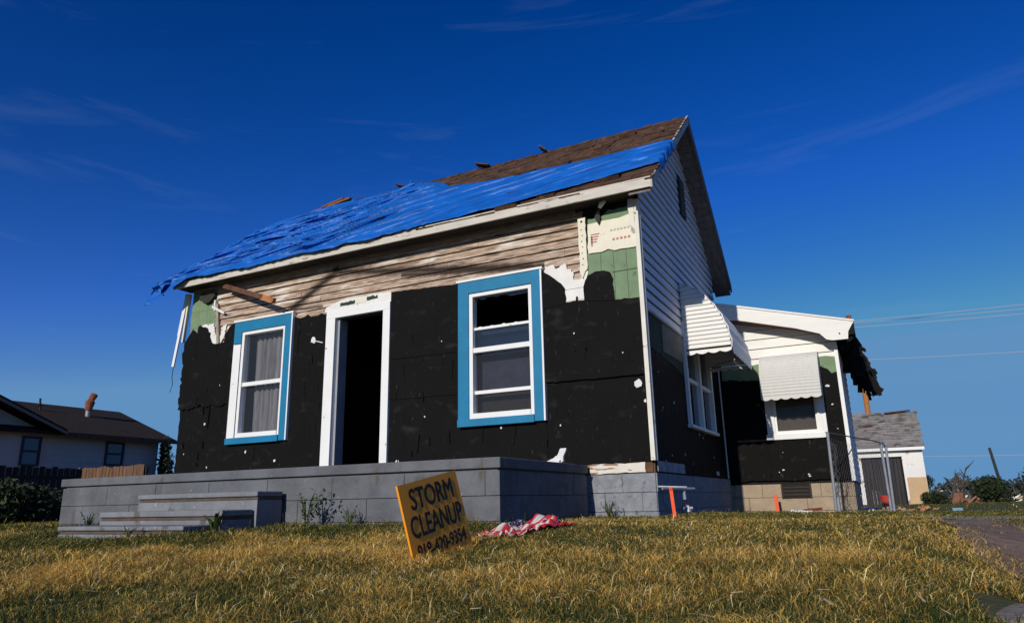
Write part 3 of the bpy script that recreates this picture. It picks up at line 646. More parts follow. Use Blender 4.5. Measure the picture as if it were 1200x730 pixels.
mb = MB(); mb.prism(jag([(-.705, .445), (-.095, .447), (-.095, .548), (-.66, .545), (-.80, .535), (-.79, .52), (-.70, .52)], .003, .05, seed=5), 'y', -.028, .0); part(mb, 'sill_board', speck(mat('peeling_sill', (.72, .68, .60), .8, .1, 6), (.28, .17, .10), 9, .54, .05, (.5, 1, 3)))
mb = MB(); mb.box(-.094, -.02, -.018, .0, .446, .552); part(mb, 'sill_end', DARKWOOD)

# porch
P_ = 2.052; PX0, PX1 = -6.45, -.712
po = bpy.data.objects.new('porch', None); C.objects.link(po); po.parent = H; po.location = (-3.6, -1, 0); po['label'] = 'long grey painted concrete porch with three steps'
mb = MB(); mb.box(PX0-.04, PX1+.008, -P_-.004, -.07, .452, .539)
ob = mb.build('porch_cap', GREYPAINT, po)
bv = ob.modifiers.new('b', 'BEVEL'); bv.width = .008; bv.segments = 2
mb = MB(); mb.box(PX0+.03, PX1-.03, -P_+.03, -.075, -.2, .45); mb.build('porch_core', mat('porch_joint', (.13, .135, .15), .95, .2, 8), po)
mb = MB(); blocks(mb, 'x', PX0, PX1, -P_+.04, .030, -.22, .435, .2, .8, 6, .003); blocks(mb, 'y', -P_+.012, -.08, PX1-.04, .030, -.22, .435, .2, .8, 7, .003)
rr_ = random.Random(1)
z = .435; 
blocks(mb, 'x', PX0, PX0+.001, 0, .0, 0, .0, .2, .4, 1); mb.build('porch_wall', GREYPAINT, po)
for i, (zt, th) in enumerate(((.322, .105), (.165, .12), (.047, .085))):
    y1 = -P_-.35*i; y0 = y1-.35; stp = bpy.data.objects.new('step', None); C.objects.link(stp); stp.parent = po; stp.location = (0, y0+1, 0)
    x0, x1 = -4.63-.05*i, -3.0-.035*i
    mb = MB(); mb.box(x0, x1, y0, y1-.004 if i else y1-.035, zt-th*.42, zt); o = mb.build('tread', STEPC, stp); bv = o.modifiers.new('b', 'BEVEL'); bv.width = .008; bv.segments = 2
    mb = MB(); mb.box(x0+.012, x1-.012, y0+.022, y1-.001 if i else y1-.036, zt-th*.42-.03, zt-th*.42-.001); mb.build('nosing_gap', DIRTSTRIP, stp)
    mb = MB(); mb.box(x0+.006, x1-.006, y0+.012, y1-.002 if i else y1-.037, -.25, zt-th*.42-.032); mb.build('riser', STEPC, stp)

# ------------------------------------------------------------------ rear extension (lean-to)
E = 4.059; EX = 1.70; ext = bpy.data.objects.new('lean_to_extension', None); C.objects.link(ext); ext.parent = H; ext.location = (0, 0, 0)
ewx0, ewx1, ewz0, ewz1 = .735, 1.335, 1.07, 1.98
mb = MB()
for a, b, z0, z1 in ((.03, ewx0, .35, 2.9), (ewx1, EX-.004, .35, 2.5), (ewx0, ewx1, .35, ewz0), (ewx0, ewx1, ewz1, 2.6)): mb.box(a, b, E+.003, E+.12, z0, z1)
mb.prism([(.03, 2.9), (ewx0, 2.6), (EX-.004, 2.5), (EX-.004, 2.56), (.03, 3.05)], 'y', E+.003, E+.12)
mb.box(EX-.12, EX-.004, E+.121, 7.4, .35, 2.6); mb.box(-2.5, EX-.12, 7.28, 7.4, .35, 2.9)
mb.build('extension_wall', BLACK, ext)
# white lap siding with raking top
mb = MB(); zz = 1.92
rx = lambda x: 3.04-(x-.078)*.285
while zz < 3.05:
    xr = min(EX-.002, .078+(3.04-zz)/.285)
    x0 = .03
    if zz+.15 > 0: 
        hi = zz+.15
        zd = zz+.010; hi -= .001; mb.add([(x0, E, zd), (x0, E-.028, zd), (x0, E-.010, hi), (x0, E, hi), (xr, E, zd), (xr, E-.028, zd), (xr, E-.010, hi), (xr, E, hi)], [(0, 1, 2, 3), (7, 6, 5, 4), (0, 4, 5, 1), (1, 5, 6, 2), (2, 6, 7, 3)])
    zz += .15
# cut: only above green patch
mb2 = MB()
keep = [i for i in range(len(mb.v))]
mb.build('lap_siding', EXTWHITE, ext)
mb = MB(); green_sheet(mb, [(.03, 1.90), (.60, 1.86), (.60, 2.14), (.03, 2.10)], E-.030, 4); green_sheet(mb, [(1.44, 1.86), (EX-.01, 1.84), (EX-.01, 2.14), (1.44, 2.16)], E-.030, 5); each(mb, 'green_siding', GREEN, ext)
mb = MB(); mb.prism(jag([(.03, .40), (.60, .40), (.60, 1.88), (.03, 1.93)], .006, .06, seed=1), 'y', E-.046, E-.002); mb.prism(jag([(.60, .40), (1.45, .40), (1.45, 1.03), (.60, 1.03)], .005, .06, seed=2), 'y', E-.040, E-.001)
mb.prism(jag([(1.45, .40), (EX-.03, .40), (EX-.03, 1.92), (1.60, 1.90), (1.55, 1.97), (1.45, 2.02)], .006, .06, seed=3), 'y', E-.048, E-.003); mb.build('tar_board', TAR, ext)
mb = MB()
for i, (x, z, r) in enumerate([(1.12, .475, .02), (.72, .52, .012), (1.52, 1.72, .03), (1.55, 1.45, .018), (1.58, 1.1, .012), (.8, .8, .008), (.78, .55, .02), (1.13, .45, .018)]): mb.prism(blob_poly(x, z, r, seed=i+3, sz=.6), 'y', E-.052, E-.047)
each(mb, 'white_chip', DEBW, ext)
mb = MB(); mb.box(EX-.03, EX+.02, E-.06, E, .37, 2.36); mb.build('corner_trim', TRIM, ext)
mb = MB(); mb.box(1.395, 1.445, E-.054, E-.003, 1.0, 2.12); each(mb, 'trim_strip', TRIM, ext)
# side wall of the extension in white lap
mb = MB(); z = .37
while z < 2.5:
    mb.add([(EX, E+.001, z), (EX+.016, E+.001, z), (EX+.003, E+.001, z+.11), (EX, E+.001, z+.11), (EX, 7.4, z), (EX+.016, 7.4, z), (EX+.003, 7.4, z+.11), (EX, 7.4, z+.11)], [(0, 3, 2, 1), (4, 5, 6, 7), (0, 1, 5, 4), (1, 2, 6, 5), (2, 3, 7, 6)]); z += .11
mb.build('lap_siding', VINYL, ext)
# window of the extension
ew = bpy.data.objects.new('window', None); C.objects.link(ew); ew.parent = ext; ew.location = (1.03, E, 1.0)
mb = MB(); mb.box(.62, .735, E-.058, E-.0, 1.0, 2.1); mb.box(1.335, 1.394, E-.058, E, 1.0, 2.1); mb.box(.60, 1.41, E-.075, E, .985, 1.06); mb.box(.735, 1.335, E-.058, E, 1.98, 2.1)
mb.box(.735, .765, E-.03, E+.05, 1.06, 1.98); mb.box(1.305, 1.335, E-.03, E+.05, 1.06, 1.98); mb.box(.765, 1.305, E-.03, E+.05, 1.061, 1.11)
mb.build('frame', TRIM, ew)
mb = MB(); mb.box(.765, 1.305, E+.02, E+.024, 1.11, 1.98); mb.build('pane', glass('dull_glass', (.85, .85, .85), -.02), ew)
mb = MB(); mb.box(.74, 1.33, E+.07, E+.075, 1.06, 1.98); mb.build('blind', mat('taupe_blind', (.14, .11, .09), .9, .15, 6), ew)
# its awning: nearly vertical ribbed panel
aw = bpy.data.objects.new('awning', None); C.objects.link(aw); aw.parent = ext; aw.location = (1.04, E-.3, 1.6); aw['label'] = 'drop awning over the small rear window'
mb = MB(); vs = []; fs = []; n = 44
for i in range(n+1):
    t = i/n; a = math.pi/2*t; out = .47*math.sin(a)**.75; z = 1.57+.66*math.cos(a)
    rb = .009 if i % 2 else 0
    for (xx) in (.64, 1.45): vs += [(xx, E-.03-out-rb, z), (xx, E-.026-out-rb, z-.003)]
    if i: a_ = 4*i-4; b_ = 4*i; fs += [(a_, a_+2, b_+2, b_), (a_+1, b_+1, b_+3, a_+3), (a_, b_, b_+1, a_+1), (a_+2, a_+3, b_+3, b_+2)]
mb.add(vs, fs); mb.build('canopy', AWN2, aw)
mb = MB(); vs = []; fs = []; ns = 72
for i in range(ns+1):
    x = .64+.81*i/ns; dz = -.035-.022*abs(math.sin(math.pi*i/ns*6))
    vs += [(x, E-.502, 1.58), (x, E-.502, 1.57+dz), (x, E-.498, 1.58), (x, E-.498, 1.57+dz)]
    if i: a_ = 4*i-4; b_ = 4*i; fs += [(a_, b_, b_+1, a_+1), (a_+2, a_+3, b_+3, b_+2), (a_+1, b_+1, b_+3, a_+3)]
mb.add(vs, fs); mb.build('valance', AWN2, aw)
mb = MB()
for xx in (.642, 1.447):
    pts = [(E-.03, 1.56)]+[(E-.03-.46*math.sin(math.pi/2*i/12)**.75, 1.57+.655*math.cos(math.pi/2*i/12)) for i in range(12, -1, -1)]
    mb.prism(pts, 'x', xx-.003, xx+.003)
each(mb, 'side_panel', AWN2, aw)
# extension roof, rake fascia and ragged eave
mb = MB(); mb.prism([(-2.5, 3.70), (EX+.28, 2.56), (EX+.28, 2.60), (-2.5, 3.74)], 'y', E-.28, 7.5)
mb.v = [(x, y, (3.10-(x-.078)*.272 if z < 0 else z)) for x, y, z in mb.v]
er = MB(); er.prism([(.02, 3.10), (EX+.28, 2.565), (EX+.28, 2.605), (.02, 3.14)], 'y', E-.28, 7.5); er.prism([(-2.5, 3.10), (.0199, 3.10), (.0199, 3.14), (-2.5, 3.14)], 'y', E+.001, 7.5)
ero = er.build('extension_roof', DECK, ext)
mb = MB(); mb.prism([(.035, 2.86), (.4, 2.80), (1.2, 2.575), (1.52, 2.455), (1.60, 2.36), (1.68, 2.335), (1.885, 2.333), (1.90, 2.44), (1.985, 2.575), (.035, 3.105)], 'y', E-.30, E-.281)
mb.prism([(.035, 3.106), (1.99, 2.577), (1.995, 2.60), (.035, 3.135)], 'y', E-.315, E-.282); mb.build('fascia', EXTWHITE, ext)
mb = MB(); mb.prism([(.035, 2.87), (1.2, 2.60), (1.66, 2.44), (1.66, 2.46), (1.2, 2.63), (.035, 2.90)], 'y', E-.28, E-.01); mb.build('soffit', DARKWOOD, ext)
mb = MB(); mb.tube([(1.93, 3.9, 2.60), (1.93, 3.9, 2.70)], [.03, .035], 8); mb.build('vent_cap', RUST, ext)
DARKEAVE = mat('ragged_eave', (.016, .014, .013), .95, .4, 9, bump=.6)  # near-black colour of the hanging tar paper and shingle flaps
rnd = random.Random(12)
mb = MB(); mb.box(1.71, 1.985, E-.27, 7.5, 2.40, 2.57)
for i in range(330):
    y = rnd.uniform(E-.2, 7.5); t = (y-E)/3.4; x = rnd.uniform(1.74, 1.97)+.16*max(0, t)**1.5
    a = Vector((x, y, 2.46+rnd.uniform(-.08, .05))); b = a+Vector((rnd.uniform(-.06, .06+.08*max(0, t)), rnd.uniform(-.25, .25), -rnd.uniform(.06, .14+.42*max(0, t)**1.3)))
    mb.bar(a, b, rnd.uniform(.02, .07), rnd.uniform(.01, .025), (rnd.uniform(-1, 1), 1, rnd.uniform(-.6, .6)))
for i in range(18):
    y = rnd.uniform(6.3, 7.4); a = Vector((2.0+rnd.uniform(-.05, .12), y, 2.2+rnd.uniform(-.12, .12))); b = a+Vector((rnd.uniform(.02, .16), rnd.uniform(-.2, .2), rnd.uniform(-.28, .05))); mb.bar(a, b, rnd.uniform(.03, .12), .02, (rnd.uniform(-.4, .4), 1, 0))
mb.build('ragged_eave', DARKEAVE, ext)
mb = MB(); mb.bar((2.08, 6.9, 2.15), (2.22, 7.05, 2.02), .10, .025); mb.build('splintered_end', SOFFIT, ext)
mb = MB(); blocks(mb, 'x', -.35, EX-.02, E+.02, .035, -.30, .352, .19, .40, 4, .006); blocks(mb, 'y', E, 7.4, EX-.05, .035, -.30, .352, .19, .40, 5, .006)
fo = mb.build('foundation', TAN, ext)
mb = MB(); mb.box(-2.4, EX-.04, E+.021, 7.38, -.35, .348); mb.build('foundation_mortar', mat('tan_mortar', (.22, .17, .12), .95), ext)
mb = MB(); mb.box(.715, 1.125, E-.035, E-.022, .150, .352); vf = mb.build('crawl_vent', mat('vent_dark', (.018, .015, .013), .9), ext)
mb = MB()
for i in range(3): mb.box(.74, 1.10, E-.042, E-.036, .19+.052*i, .205+.052*i)
mb.box(.715, .735, E-.046, E-.036, .150, .352); mb.box(1.105, 1.125, E-.046, E-.036, .150, .352); each(mb, 'louver', GREYWOOD, vf)

# ------------------------------------------------------------------ tarp on the roof (lies on it: its own thing)
def tarp():
    nx_, nv = 420, 90
    topy = lambda x: float(np.interp(x, [-7.7, -7.2, -6.9, -5.82, -4.77, -4.3, -3.6, -3.24, -3.0, -2.5, -1.92, -.75, .21, .27], [1.70, 1.80, 1.86, 2.02, 1.93, 1.88, 1.62, 1.26, 1.18, 1.05, .97, .87, .90, .88]))
    boty = lambda x: float(np.interp(x, [-7.7, -7.3, -6.9, -6, -4, -2.5, -1.6, -.8, -.2, .27], [-.52, -.42, -.31, -.32, -.315, -.30, -.20, -.10, .02, .12]))
    vs = []; fs = []
    for i in range(nx_+1):
        x = -7.56+(OX+.075+7.56)*i/nx_
        jt = .03*noise.noise(Vector((x*3, 1.7, 0)))+.015*noise.noise(Vector((x*14, 4.7, 0)))
        jb = .035*noise.noise(Vector((x*2.2, 9.7, 0)))+.015*noise.noise(Vector((x*13, 2.2, 0)))
        t0, t1 = boty(x)+jb*(1 if x > -3 else .5), topy(x)+jt
        for j in range(nv+1):
            v = j/nv; y = t0+(t1-t0)*v
            yy = min(y, 2*(D/2)-y+0.0) if y > D/2 else y
            z = ZE+.075+(yy+O)*(ZA-ZE-.075)/(D/2+O)
            # folds run mostly along the roof, dipping to the left
            left = max(0, min(1, (-x-2.3)/2.2))
            wob = .35*noise.noise(Vector((x*.7, y*1.1, 3)))
            al = x*.9+y*.45; ac = y-.28*x*(1+.3*left)+wob*.25
            def crease(fa, fc, k, sharp): return max(0, 1-abs(noise.noise(Vector((al*fa+k*3.1, ac*fc, k))))*sharp)
            fold = .012*noise.noise(Vector((al*.6, ac*3, 1)))+.016*crease(.35, 2.3, 2, 5)+.010*crease(.5, 5, 4, 5)-.030*crease(.3, 2.6, 7, 11)-.014*crease(.6, 6, 9, 10)
            fold += .006*crease(1.4, 9, 5, 6)
            fold += left*(.030*noise.noise(Vector((x*.8, y*1.5, 12)))+.045*crease(.45, 1.9, 11, 4)-.055*crease(.45, 1.8, 13, 12)+.012*crease(.9, 4.5, 15, 5)-.016*crease(1.2, 3.8, 17, 10)+.012)
            fold += .014
            edge = min(1, v*10)*min(1, (1-v)*12)
            h = .045+max(-.035, fold)*(.35+.65*edge)
            # overhang past the rake and the left end droops
            xx = x; zz = z; nn = Vector((0, -.655, .755))
            if x > OX+.01: zz -= (x-OX-.01)*2.4; xx = OX+.03+.012*math.sin(y*30)
            if x < -7.27: q_ = (-7.27-x); zz -= q_*(.15+.55*math.sin(3.14*min(1, q_*3)))*.5; h += .02*math.sin(y*23)
            if y < -O: zz -= (-O-y)*1.0; 
            shr = 2.1*(h-.05)*edge*(.25+.95*left); pnt = Vector((xx, y, zz))+nn*h-Vector((0, .755, .655))*shr; vs.append(pnt)
    for i in range(nx_):
        for j in range(nv):
            a = i*(nv+1)+j; fs.append((a, a+nv+1, a+nv+2, a+1))
    mb = MB(); mb.v = [tuple(p) for p in vs]; mb.f = fs
    # crumpled bunch hanging off the left corner
    o = mb.build('blue_tarp', TARP, None, (-3.5, .8, 4.2), smooth=True)
    s_ = o.modifiers.new('t', 'SOLIDIFY'); s_.thickness = .003
    tag(o, 'wrinkled bright blue tarpaulin spread over the front roof slope', 'tarpaulin')
    # ragged corner
    mb = MB(); rnd = random.Random(3); vs = []; fs = []; n = 10
    for i in range(n):
        for j in range(10):
            vs.append((-7.27-.27*i/n-.02*math.sin(j*.9), -.40+.05*math.sin(i*.8+j*.5)+.02*math.sin(i*1.9), 3.56-.026*j*(.5+.5*math.sin(i*.45)**2)-.004*i+.012*math.sin(j*1.2+i*.9)))
            if i and j: k = i*10+j; fs.append((k, k-1, k-11, k-10))
    mb.add(vs, fs); c = mb.build('hanging_corner', TARP, o, smooth=True)
    mb = MB(); mb.bar((-4.38, 1.80, 5.32), (-4.33, 1.78, 5.43), .03, .02, (0, 1, 0)); mb.bar((-4.5, 1.7, 5.26), (-4.3, 1.8, 5.36), .06, .03); mb.build('tied_corner', TARP, o)
    # exposed torn shingle sheet lying over the tarp at left
    mb = MB(); mb.bar((-6.75, 1.95, 5.33), (-5.75, 2.0, 5.47), .22, .03); mb.bar((-6.35, 1.9, 5.40), (-5.9, 1.95, 5.50), .12, .02)
    p = mb.build('torn_roofing_sheet', mat('orange_roofing', (.30, .11, .03), .9, .4, 6), None, (-6.2, 1.95, 5.4)); tag(p, 'strip of rusty orange roofing lying on the ridge above the tarp', 'roofing scrap')
tarp()

# ------------------------------------------------------------------ sign
def sign():
    x, y, z, a, b, c = -0.225, -3.728, 0.104, 1.549, -0.178, -0.17
    Rz = Matrix.Rotation(a, 4, 'Z'); Rx = Matrix.Rotation(b, 4, 'X'); Ry = Matrix.Rotation(c, 4, 'Y')
    root = thing('yard_sign', 'leaning orange yellow yard sign with black storm cleanup lettering', 'sign', (x, y, z)); root.matrix_world = Matrix.Translation((x, y, z)) @ Rz @ Rx @ Ry
    def lb(mb, name, m):
        me = bpy.data.meshes.new(name); me.from_pydata(mb.v, [], mb.f); bm = bmesh.new(); bm.from_mesh(me); bmesh.ops.recalc_face_normals(bm, faces=bm.faces); bm.to_mesh(me); bm.free(); me.materials.append(m)
        o = bpy.data.objects.new(name, me); C.objects.link(o); o.parent = root; return o
    mb = MB(); mb.box(-.30, .305, 0, .012, -.24, .229); lb(mb, 'panel', SIGNY)
    wires_ = [MB().tube([(-.2, .016, -.45), (-.2, .016, .1)], .005, 6), MB().tube([(.2, .016, -.50), (.2, .016, .1)], .005, 6)]; [lb(q, 'wire_stake', GALV) for q in wires_]
    for txt, zz, hgt, wd in (('STORM', .082, .112, .44), ('CLEANUP', -.062, .112, .53), ('918-420-9354', -.172, .072, .50)):
        cu = bpy.data.curves.new('lettering', 'FONT'); cu.body = txt; cu.size = 1; cu.align_x = 'CENTER'; cu.offset = 0; cu.resolution_u = 4
        to = bpy.data.objects.new('tmp', cu); C.objects.link(to); bpy.context.view_layer.update()
        me = bpy.data.meshes.new_from_object(to.evaluated_get(bpy.context.evaluated_depsgraph_get())); bpy.data.objects.remove(to)
        co = np.empty(len(me.vertices)*3); me.vertices.foreach_get('co', co); co = co.reshape(-1, 3)
        mnx, mxx, mny, mxy = co[:, 0].min(), co[:, 0].max(), co[:, 1].min(), co[:, 1].max()
        cx = (co[:, 0]-(mnx+mxx)/2)/(mxx-mnx)*wd; cz = (co[:, 1]-mny)/(mxy-mny)*hgt
        new = np.stack([cx+.005, np.full(len(cx), -.0015), cz+zz], -1); me.vertices.foreach_set('co', new.ravel()); me.materials.clear(); me.materials.append(INK); me.update()
        bmx = bmesh.new(); bmx.from_mesh(me)
        for q, (ox_, oz_) in enumerate(((.0035, 0), (-.0035, 0), (0, .003), (0, -.003))):
            g_ = bmesh.ops.duplicate(bmx, geom=[f for f in bmx.faces if f.material_index == 0][:nf0] if False else list(bmx.faces)[:len(me.polygons)])
            for v in [e for e in g_['geom'] if isinstance(e, bmesh.types.BMVert)]: v.co += Vector((ox_, -.0004*(q+1), oz_))
        bmx.to_mesh(me); bmx.free()
        o = bpy.data.objects.new('lettering', me); C.objects.link(o); o.parent = root
sign()

# ------------------------------------------------------------------ crumpled flag cloth
def flag():
    m = bpy.data.materials.new('flag_cloth'); m.use_nodes = True; t = m.node_tree; b = t.nodes['Principled BSDF']; b.inputs['Roughness'].default_value = .8
    at = t.nodes.new('ShaderNodeAttribute'); at.attribute_name = 'dye'; t.links.new(at.outputs['Color'], b.inputs['Base Color'])
    root = None
    NU, NV = 110, 60; vs = []; cols = []; fs = []
    for i in range(NU+1):
        for j in range(NV+1):
            u = i/NU; v = j/NV
            x = .04-.16*u-.50*v+.12*noise.noise(Vector((u*5, v*4, 1))); y = -1.85-1.05*u+.25*v*(1-.7*u)+.13*noise.noise(Vector((u*4, v*5, 4)))
            g = float(gz(x, y))
            h = .010+.075*max(0, noise.noise(Vector((u*7, v*5, 8)))+.15)+.06*abs(noise.noise(Vector((u*12, v*9, 2))))+.09*math.exp(-((u-.10)**2+(v-.5)**2)/.02)+.05*math.exp(-((u-.62)**2+(v-.8)**2)/.02)
            X_ = -.13+(x+.12)*.68; Y_ = -2.60+(y+2.42)*.72; vs.append((X_, Y_, float(gz(X_, Y_))+h*.75+.002))
            st_ = 0 if ((v*6.5)+.4*noise.noise(Vector((u*3, v*2, 5)))) % 1 < .6 else 1
            col = (.50, .016, .028) if st_ == 0 else (.60, .57, .55)
            if .42 < u < .8 and v > .5:
                col = (.012, .018, .07)
                if (math.sin(u*150)*math.sin(v*90)) > .55: col = (.7, .7, .7)
            cols.append((*col, 1))
            if i and j: k = i*(NV+1)+j; fs.append((k, k-1, k-NV-2, k-NV-1))
    mb = MB(); mb.v = vs; mb.f = fs; o = mb.build('crumpled_flag', m, None, (-.2, -2.3, 0), smooth=True)
    ca = o.data.color_attributes.new('dye', 'FLOAT_COLOR', 'POINT'); ca.data.foreach_set('color', np.array(cols).ravel())
    sd = o.modifiers.new('s', 'SOLIDIFY'); sd.thickness = .003
    tag(o, 'crumpled red white and blue striped flag cloth lying in grass beside the porch', 'flag')
flag()

# ------------------------------------------------------------------ small things by the house
mb = MB(); mb.prism(jag([(-.93, .539), (-.98, .548), (-.86, .585), (-.80, .615), (-.765, .68), (-.70, .685), (-.715, .64), (-.735, .60), (-.735, .56), (-.77, .541)], .003, .02, seed=2), 'y', -.66, -.63)
mb.prism([(-.90, .54), (-.84, .575), (-.76, .57), (-.77, .54)], 'y', -.69, -.661)
o = mb.build('torn_scrap', DEBW, None, (-.82, -.65, .54)); tag(o, 'jagged white scrap with a raised end standing on the porch corner', 'scrap')
# gas meter riser
g = thing('gas_riser', 'galvanised gas pipe bracket with small regulator by the side foundation', 'gas pipe', (.30, .1, 0))
mb = MB(); mb.tube([(.15, -.34, .275), (.27, -.05, .275), (.36, .08, .272)], .013); mb.tube([(.27, .0, .275), (.275, .0, .17)], .017); mb.tube([(.0, .02, .30), (.30, .02, .285)], .012); mb.build('pipe', GALV, g)
mb = MB(); mb.tube([(.27, .12, -.02), (.27, .12, .07)], .014); mb.tube([(.27, .12, .05), (.27, .12, .11)], [.035, .02], 10); mb.tube([(.23, .12, .08), (.32, .12, .085)], .016); mb.build('valve', GALV, g)
mb = MB(); mb.tube([(.27, .12, .108), (.27, .12, .125)], .018, 10); mb.build('valve_cap', RUST, g)
o = MB(); o.bar((.262, -.36, -.06), (.238, -.36, .272), .032, .014, (0, 1, 0)); o.tube([(.238, -.36, .262), (.238, -.36, .285)], .02, 8); o = o.build('marker_stake', ORANGE, None, (.26, -.36, -.05)); tag(o, 'bright orange marker stake beside the gas pipe', 'stake', 'orange marker stakes')
o = MB(); o.bar((.672, 3.80, -.12), (.655, 3.80, .20), .045, .014, (0, 1, 0)); o = o.build('marker_stake', ORANGE, None, (.66, 3.8, -.1)); tag(o, 'short orange marker stake against the tan rear foundation', 'stake', 'orange marker stakes')
# debris at the foot of the extension
o = MB(); o.prism(jag([(.90, -.12), (1.20, -.14), (1.20, -.02), (.92, .0)], .008, .04, seed=6), 'y', 2.95, 3.15); o = o.build('plaster_slab', DEBW, None, (1.05, 3.05, -.1)); tag(o, 'chipped white slab lying in the grass in front of the small rear window', 'slab')
o = MB(); o.bar((1.06, 3.3, -.01), (1.28, 3.35, .01), .07, .03); o = o.build('broken_board', mat('dark_red_board', (.16, .025, .015), .8), None, (1.17, 3.3, -.02)); tag(o, 'dark red broken board lying behind the white slab', 'board')
o = MB(); o.box(1.22, 1.70, 3.86, 3.96, -.12, -.035); o = o.build('white_kerb_board', WHITE, None, (1.46, 3.9, -.1)); tag(o, 'white board lying along the foot of the tan foundation', 'board')
# rubble between fence and garage
for i, (x, y, r, m, nm, lb) in enumerate([(1.85, 6.3, .10, DEBW, 'plaster_lump', 'small white lump of plaster beside the extension corner'), (2.2, 9.5, .14, RED, 'red_bucket', ''), (2.05, 7.6, .22, RUBBLE, 'rubble_heap', 'low brown rubble heap behind the chain link posts'), (2.65, 8.5, .20, mat('orange_rubble', (.45, .22, .10), .9, .4, 5), 'rubble_heap', 'low orange heap of broken brick beside the gravel')]):
    if nm == 'red_bucket':
        rr = thing('bucket', 'red plastic bucket standing before the garage door', 'bucket', (2.1, 14, float(gz(2.1, 14))))
        z0 = float(gz(2.1, 14)); mb = MB(); mb.tube([(2.1, 14, z0), (2.1, 14, z0+.30)], [.12, .16], 14); mb.build('body', RED, rr); mb = MB(); mb.tube([(2.1, 14, z0+.29), (2.1, 14, z0+.315)], .17, 14); mb.build('rim', RED, rr)
        continue
    mb = MB(); rnd = random.Random(i+40); g0 = float(gz(x, y))
    for k in range(26):
        a = rnd.uniform(0, 6.28); q = rnd.random()*r*1.6; s = rnd.uniform(.25, .5)*r; h = g0+rnd.uniform(0, r*.5)*(1-q/(r*1.7))
        mb.bar((x+math.cos(a)*q, y+math.sin(a)*q, h), (x+math.cos(a)*q+s*rnd.uniform(.4, 1), y+math.sin(a)*q, h+s*rnd.uniform(-.3, .5)), s*.6, s*.4)
    o = mb.build(nm, m, None, (x, y, g0)); tag(o, lb, 'rubble')
o = MB(); o.prism([(3.12, 8.3), (3.28, 8.28), (3.27, 8.42), (3.14, 8.44)], 'z', -.17, -.09); o = o.build('blue_tub', mat('pale_blue_plastic', (.16, .28, .36), .5), None, (3.2, 8.4, -.17)); tag(o, 'pale blue plastic tub lying at the end of the brick heap', 'tub')
# kerb stone in the right foreground
mb = MB(); v0 = [(2.25, -4.55), (2.62, -4.50), (2.60, -4.08), (2.30, -4.12)]
mb.prism(jag(v0, .01, .08, seed=3), 'z', -.34, -.185)
o = mb.build('kerb_stone', speck(mat('worn_concrete', (.26, .22, .19), .95, .3, 9, bump=.8, bscale=30), (.14, .12, .10), 12, .56, .1), None, (2.4, -4.3, -.3)); bv = o.modifiers.new('b', 'BEVEL'); bv.width = .03; bv.segments = 3; tag(o, 'worn grey concrete block at the right edge of the lawn', 'kerb stone')

# ------------------------------------------------------------------ chain link posts
fe = thing('chain_link_fence', 'leaning galvanised fence posts with sagging top rail and torn chain link', 'fence', (1.8, 4, -.1))
for (a, b, r) in [((1.468, 3.0, -.2), (1.489, 3.0, .955), .019), ((1.50, 3.05, -.2), (1.497, 3.05, .30), .03), ((2.108, 4.9, -.25), (2.10, 4.9, .93), .020), ((2.145, 5.15, -.25), (2.165, 5.15, .88), .021)]:
    mb = MB(); mb.tube([a, b], r, 10); po_ = mb.build('post', GALV, fe)
    if r < .03: mb = MB(); mb.tube([b, (b[0], b[1], b[2]+.03)], [r*1.3, r*.5], 10); mb.build('post_cap', GALV, po_)
mb = MB(); mb.tube([(1.47, 3.0, .975), (1.60, 3.3, .965), (1.80, 3.9, .945), (2.0, 4.5, .935), (2.12, 4.95, .92)], .009, 6); mb.tube([(2.12, 4.95, .92), (2.165, 5.15, .88)], .009, 6); mb.build('top_rail', mat('dull_dark_rail', (.09, .09, .10), .6), fe)
WIRE = mat('chain_wire', (.10, .10, .11), .6, metal=.3)
mb = MB(); A = Vector((1.48, 3.02, 0)); B = Vector((2.1, 4.88, 0)); Ln = (B-A).length; n = 26
for i in range(-12, n+1):
    for sg in (1, -1):
        pts = []
        for k in range(9):
            zz = -.1+1.02*k/8; u = (i+ (k/8*12 if sg > 0 else 12-k/8*12))/n
            if 0 <= u <= 1: p = A+(B-A)*u; sag = .06*math.sin(u*3.1)*(k/8); pts.append((p.x, p.y+.05*math.sin(u*9+k*.5), zz-sag))
        if len(pts) > 1: mb.tube(pts, .0012, 3)
mb.build('chain_link', WIRE, fe)
mb = MB(); rnd = random.Random(4)
for i in range(16):
    z0 = rnd.uniform(.35, .9); mb.tube([(1.49, 3.0, z0), (1.53+rnd.uniform(0, .05), 2.98, z0-.06), (1.52+rnd.uniform(0, .06), 3.0, z0-.2), (1.495, 3.0, z0-.28)], .0025, 4)
mb.build('torn_wire', WIRE, fe)

# ------------------------------------------------------------------ garage behind
ga = thing('garage', 'small peeling white garage with ragged grey shingle roof behind the house', 'garage', (2.5, 30, -.3))
G0 = 30.0
mb = MB(); mb.box(3.0, 3.85, G0, G0+.15, -.5, 2.16); mb.box(.6, 1.32, G0, G0+.15, -.5, 2.16); mb.box(1.32, 3.0, G0, G0+.15, 1.95, 2.16); mb.box(3.70, 3.85, G0+.151, G0+3.6, -.5, 2.16); mb.box(.6, .75, G0+.151, G0+3.6, -.5, 2.16); mb.box(.75, 3.7, G0+3.45, G0+3.6, -.5, 2.16)
mb.prism([(G0+.1, 2.16), (G0+3.5, 2.16), (G0+1.8, 3.7)], 'x', 3.705, 3.845)
mb.build('wall', STUCCO, ga)
mb = MB(); rnd = random.Random(2); x = 1.33
while x < 2.88:
    mb.box(x, x+.13, G0+.10+rnd.uniform(0, .03), G0+.14, -.5, 1.94); x += .145
dg = mb.build('door', mat('dark_door_boards', (.045, .042, .045), .85, .5, 1.5, stretch=(6, 1, .3)), ga)
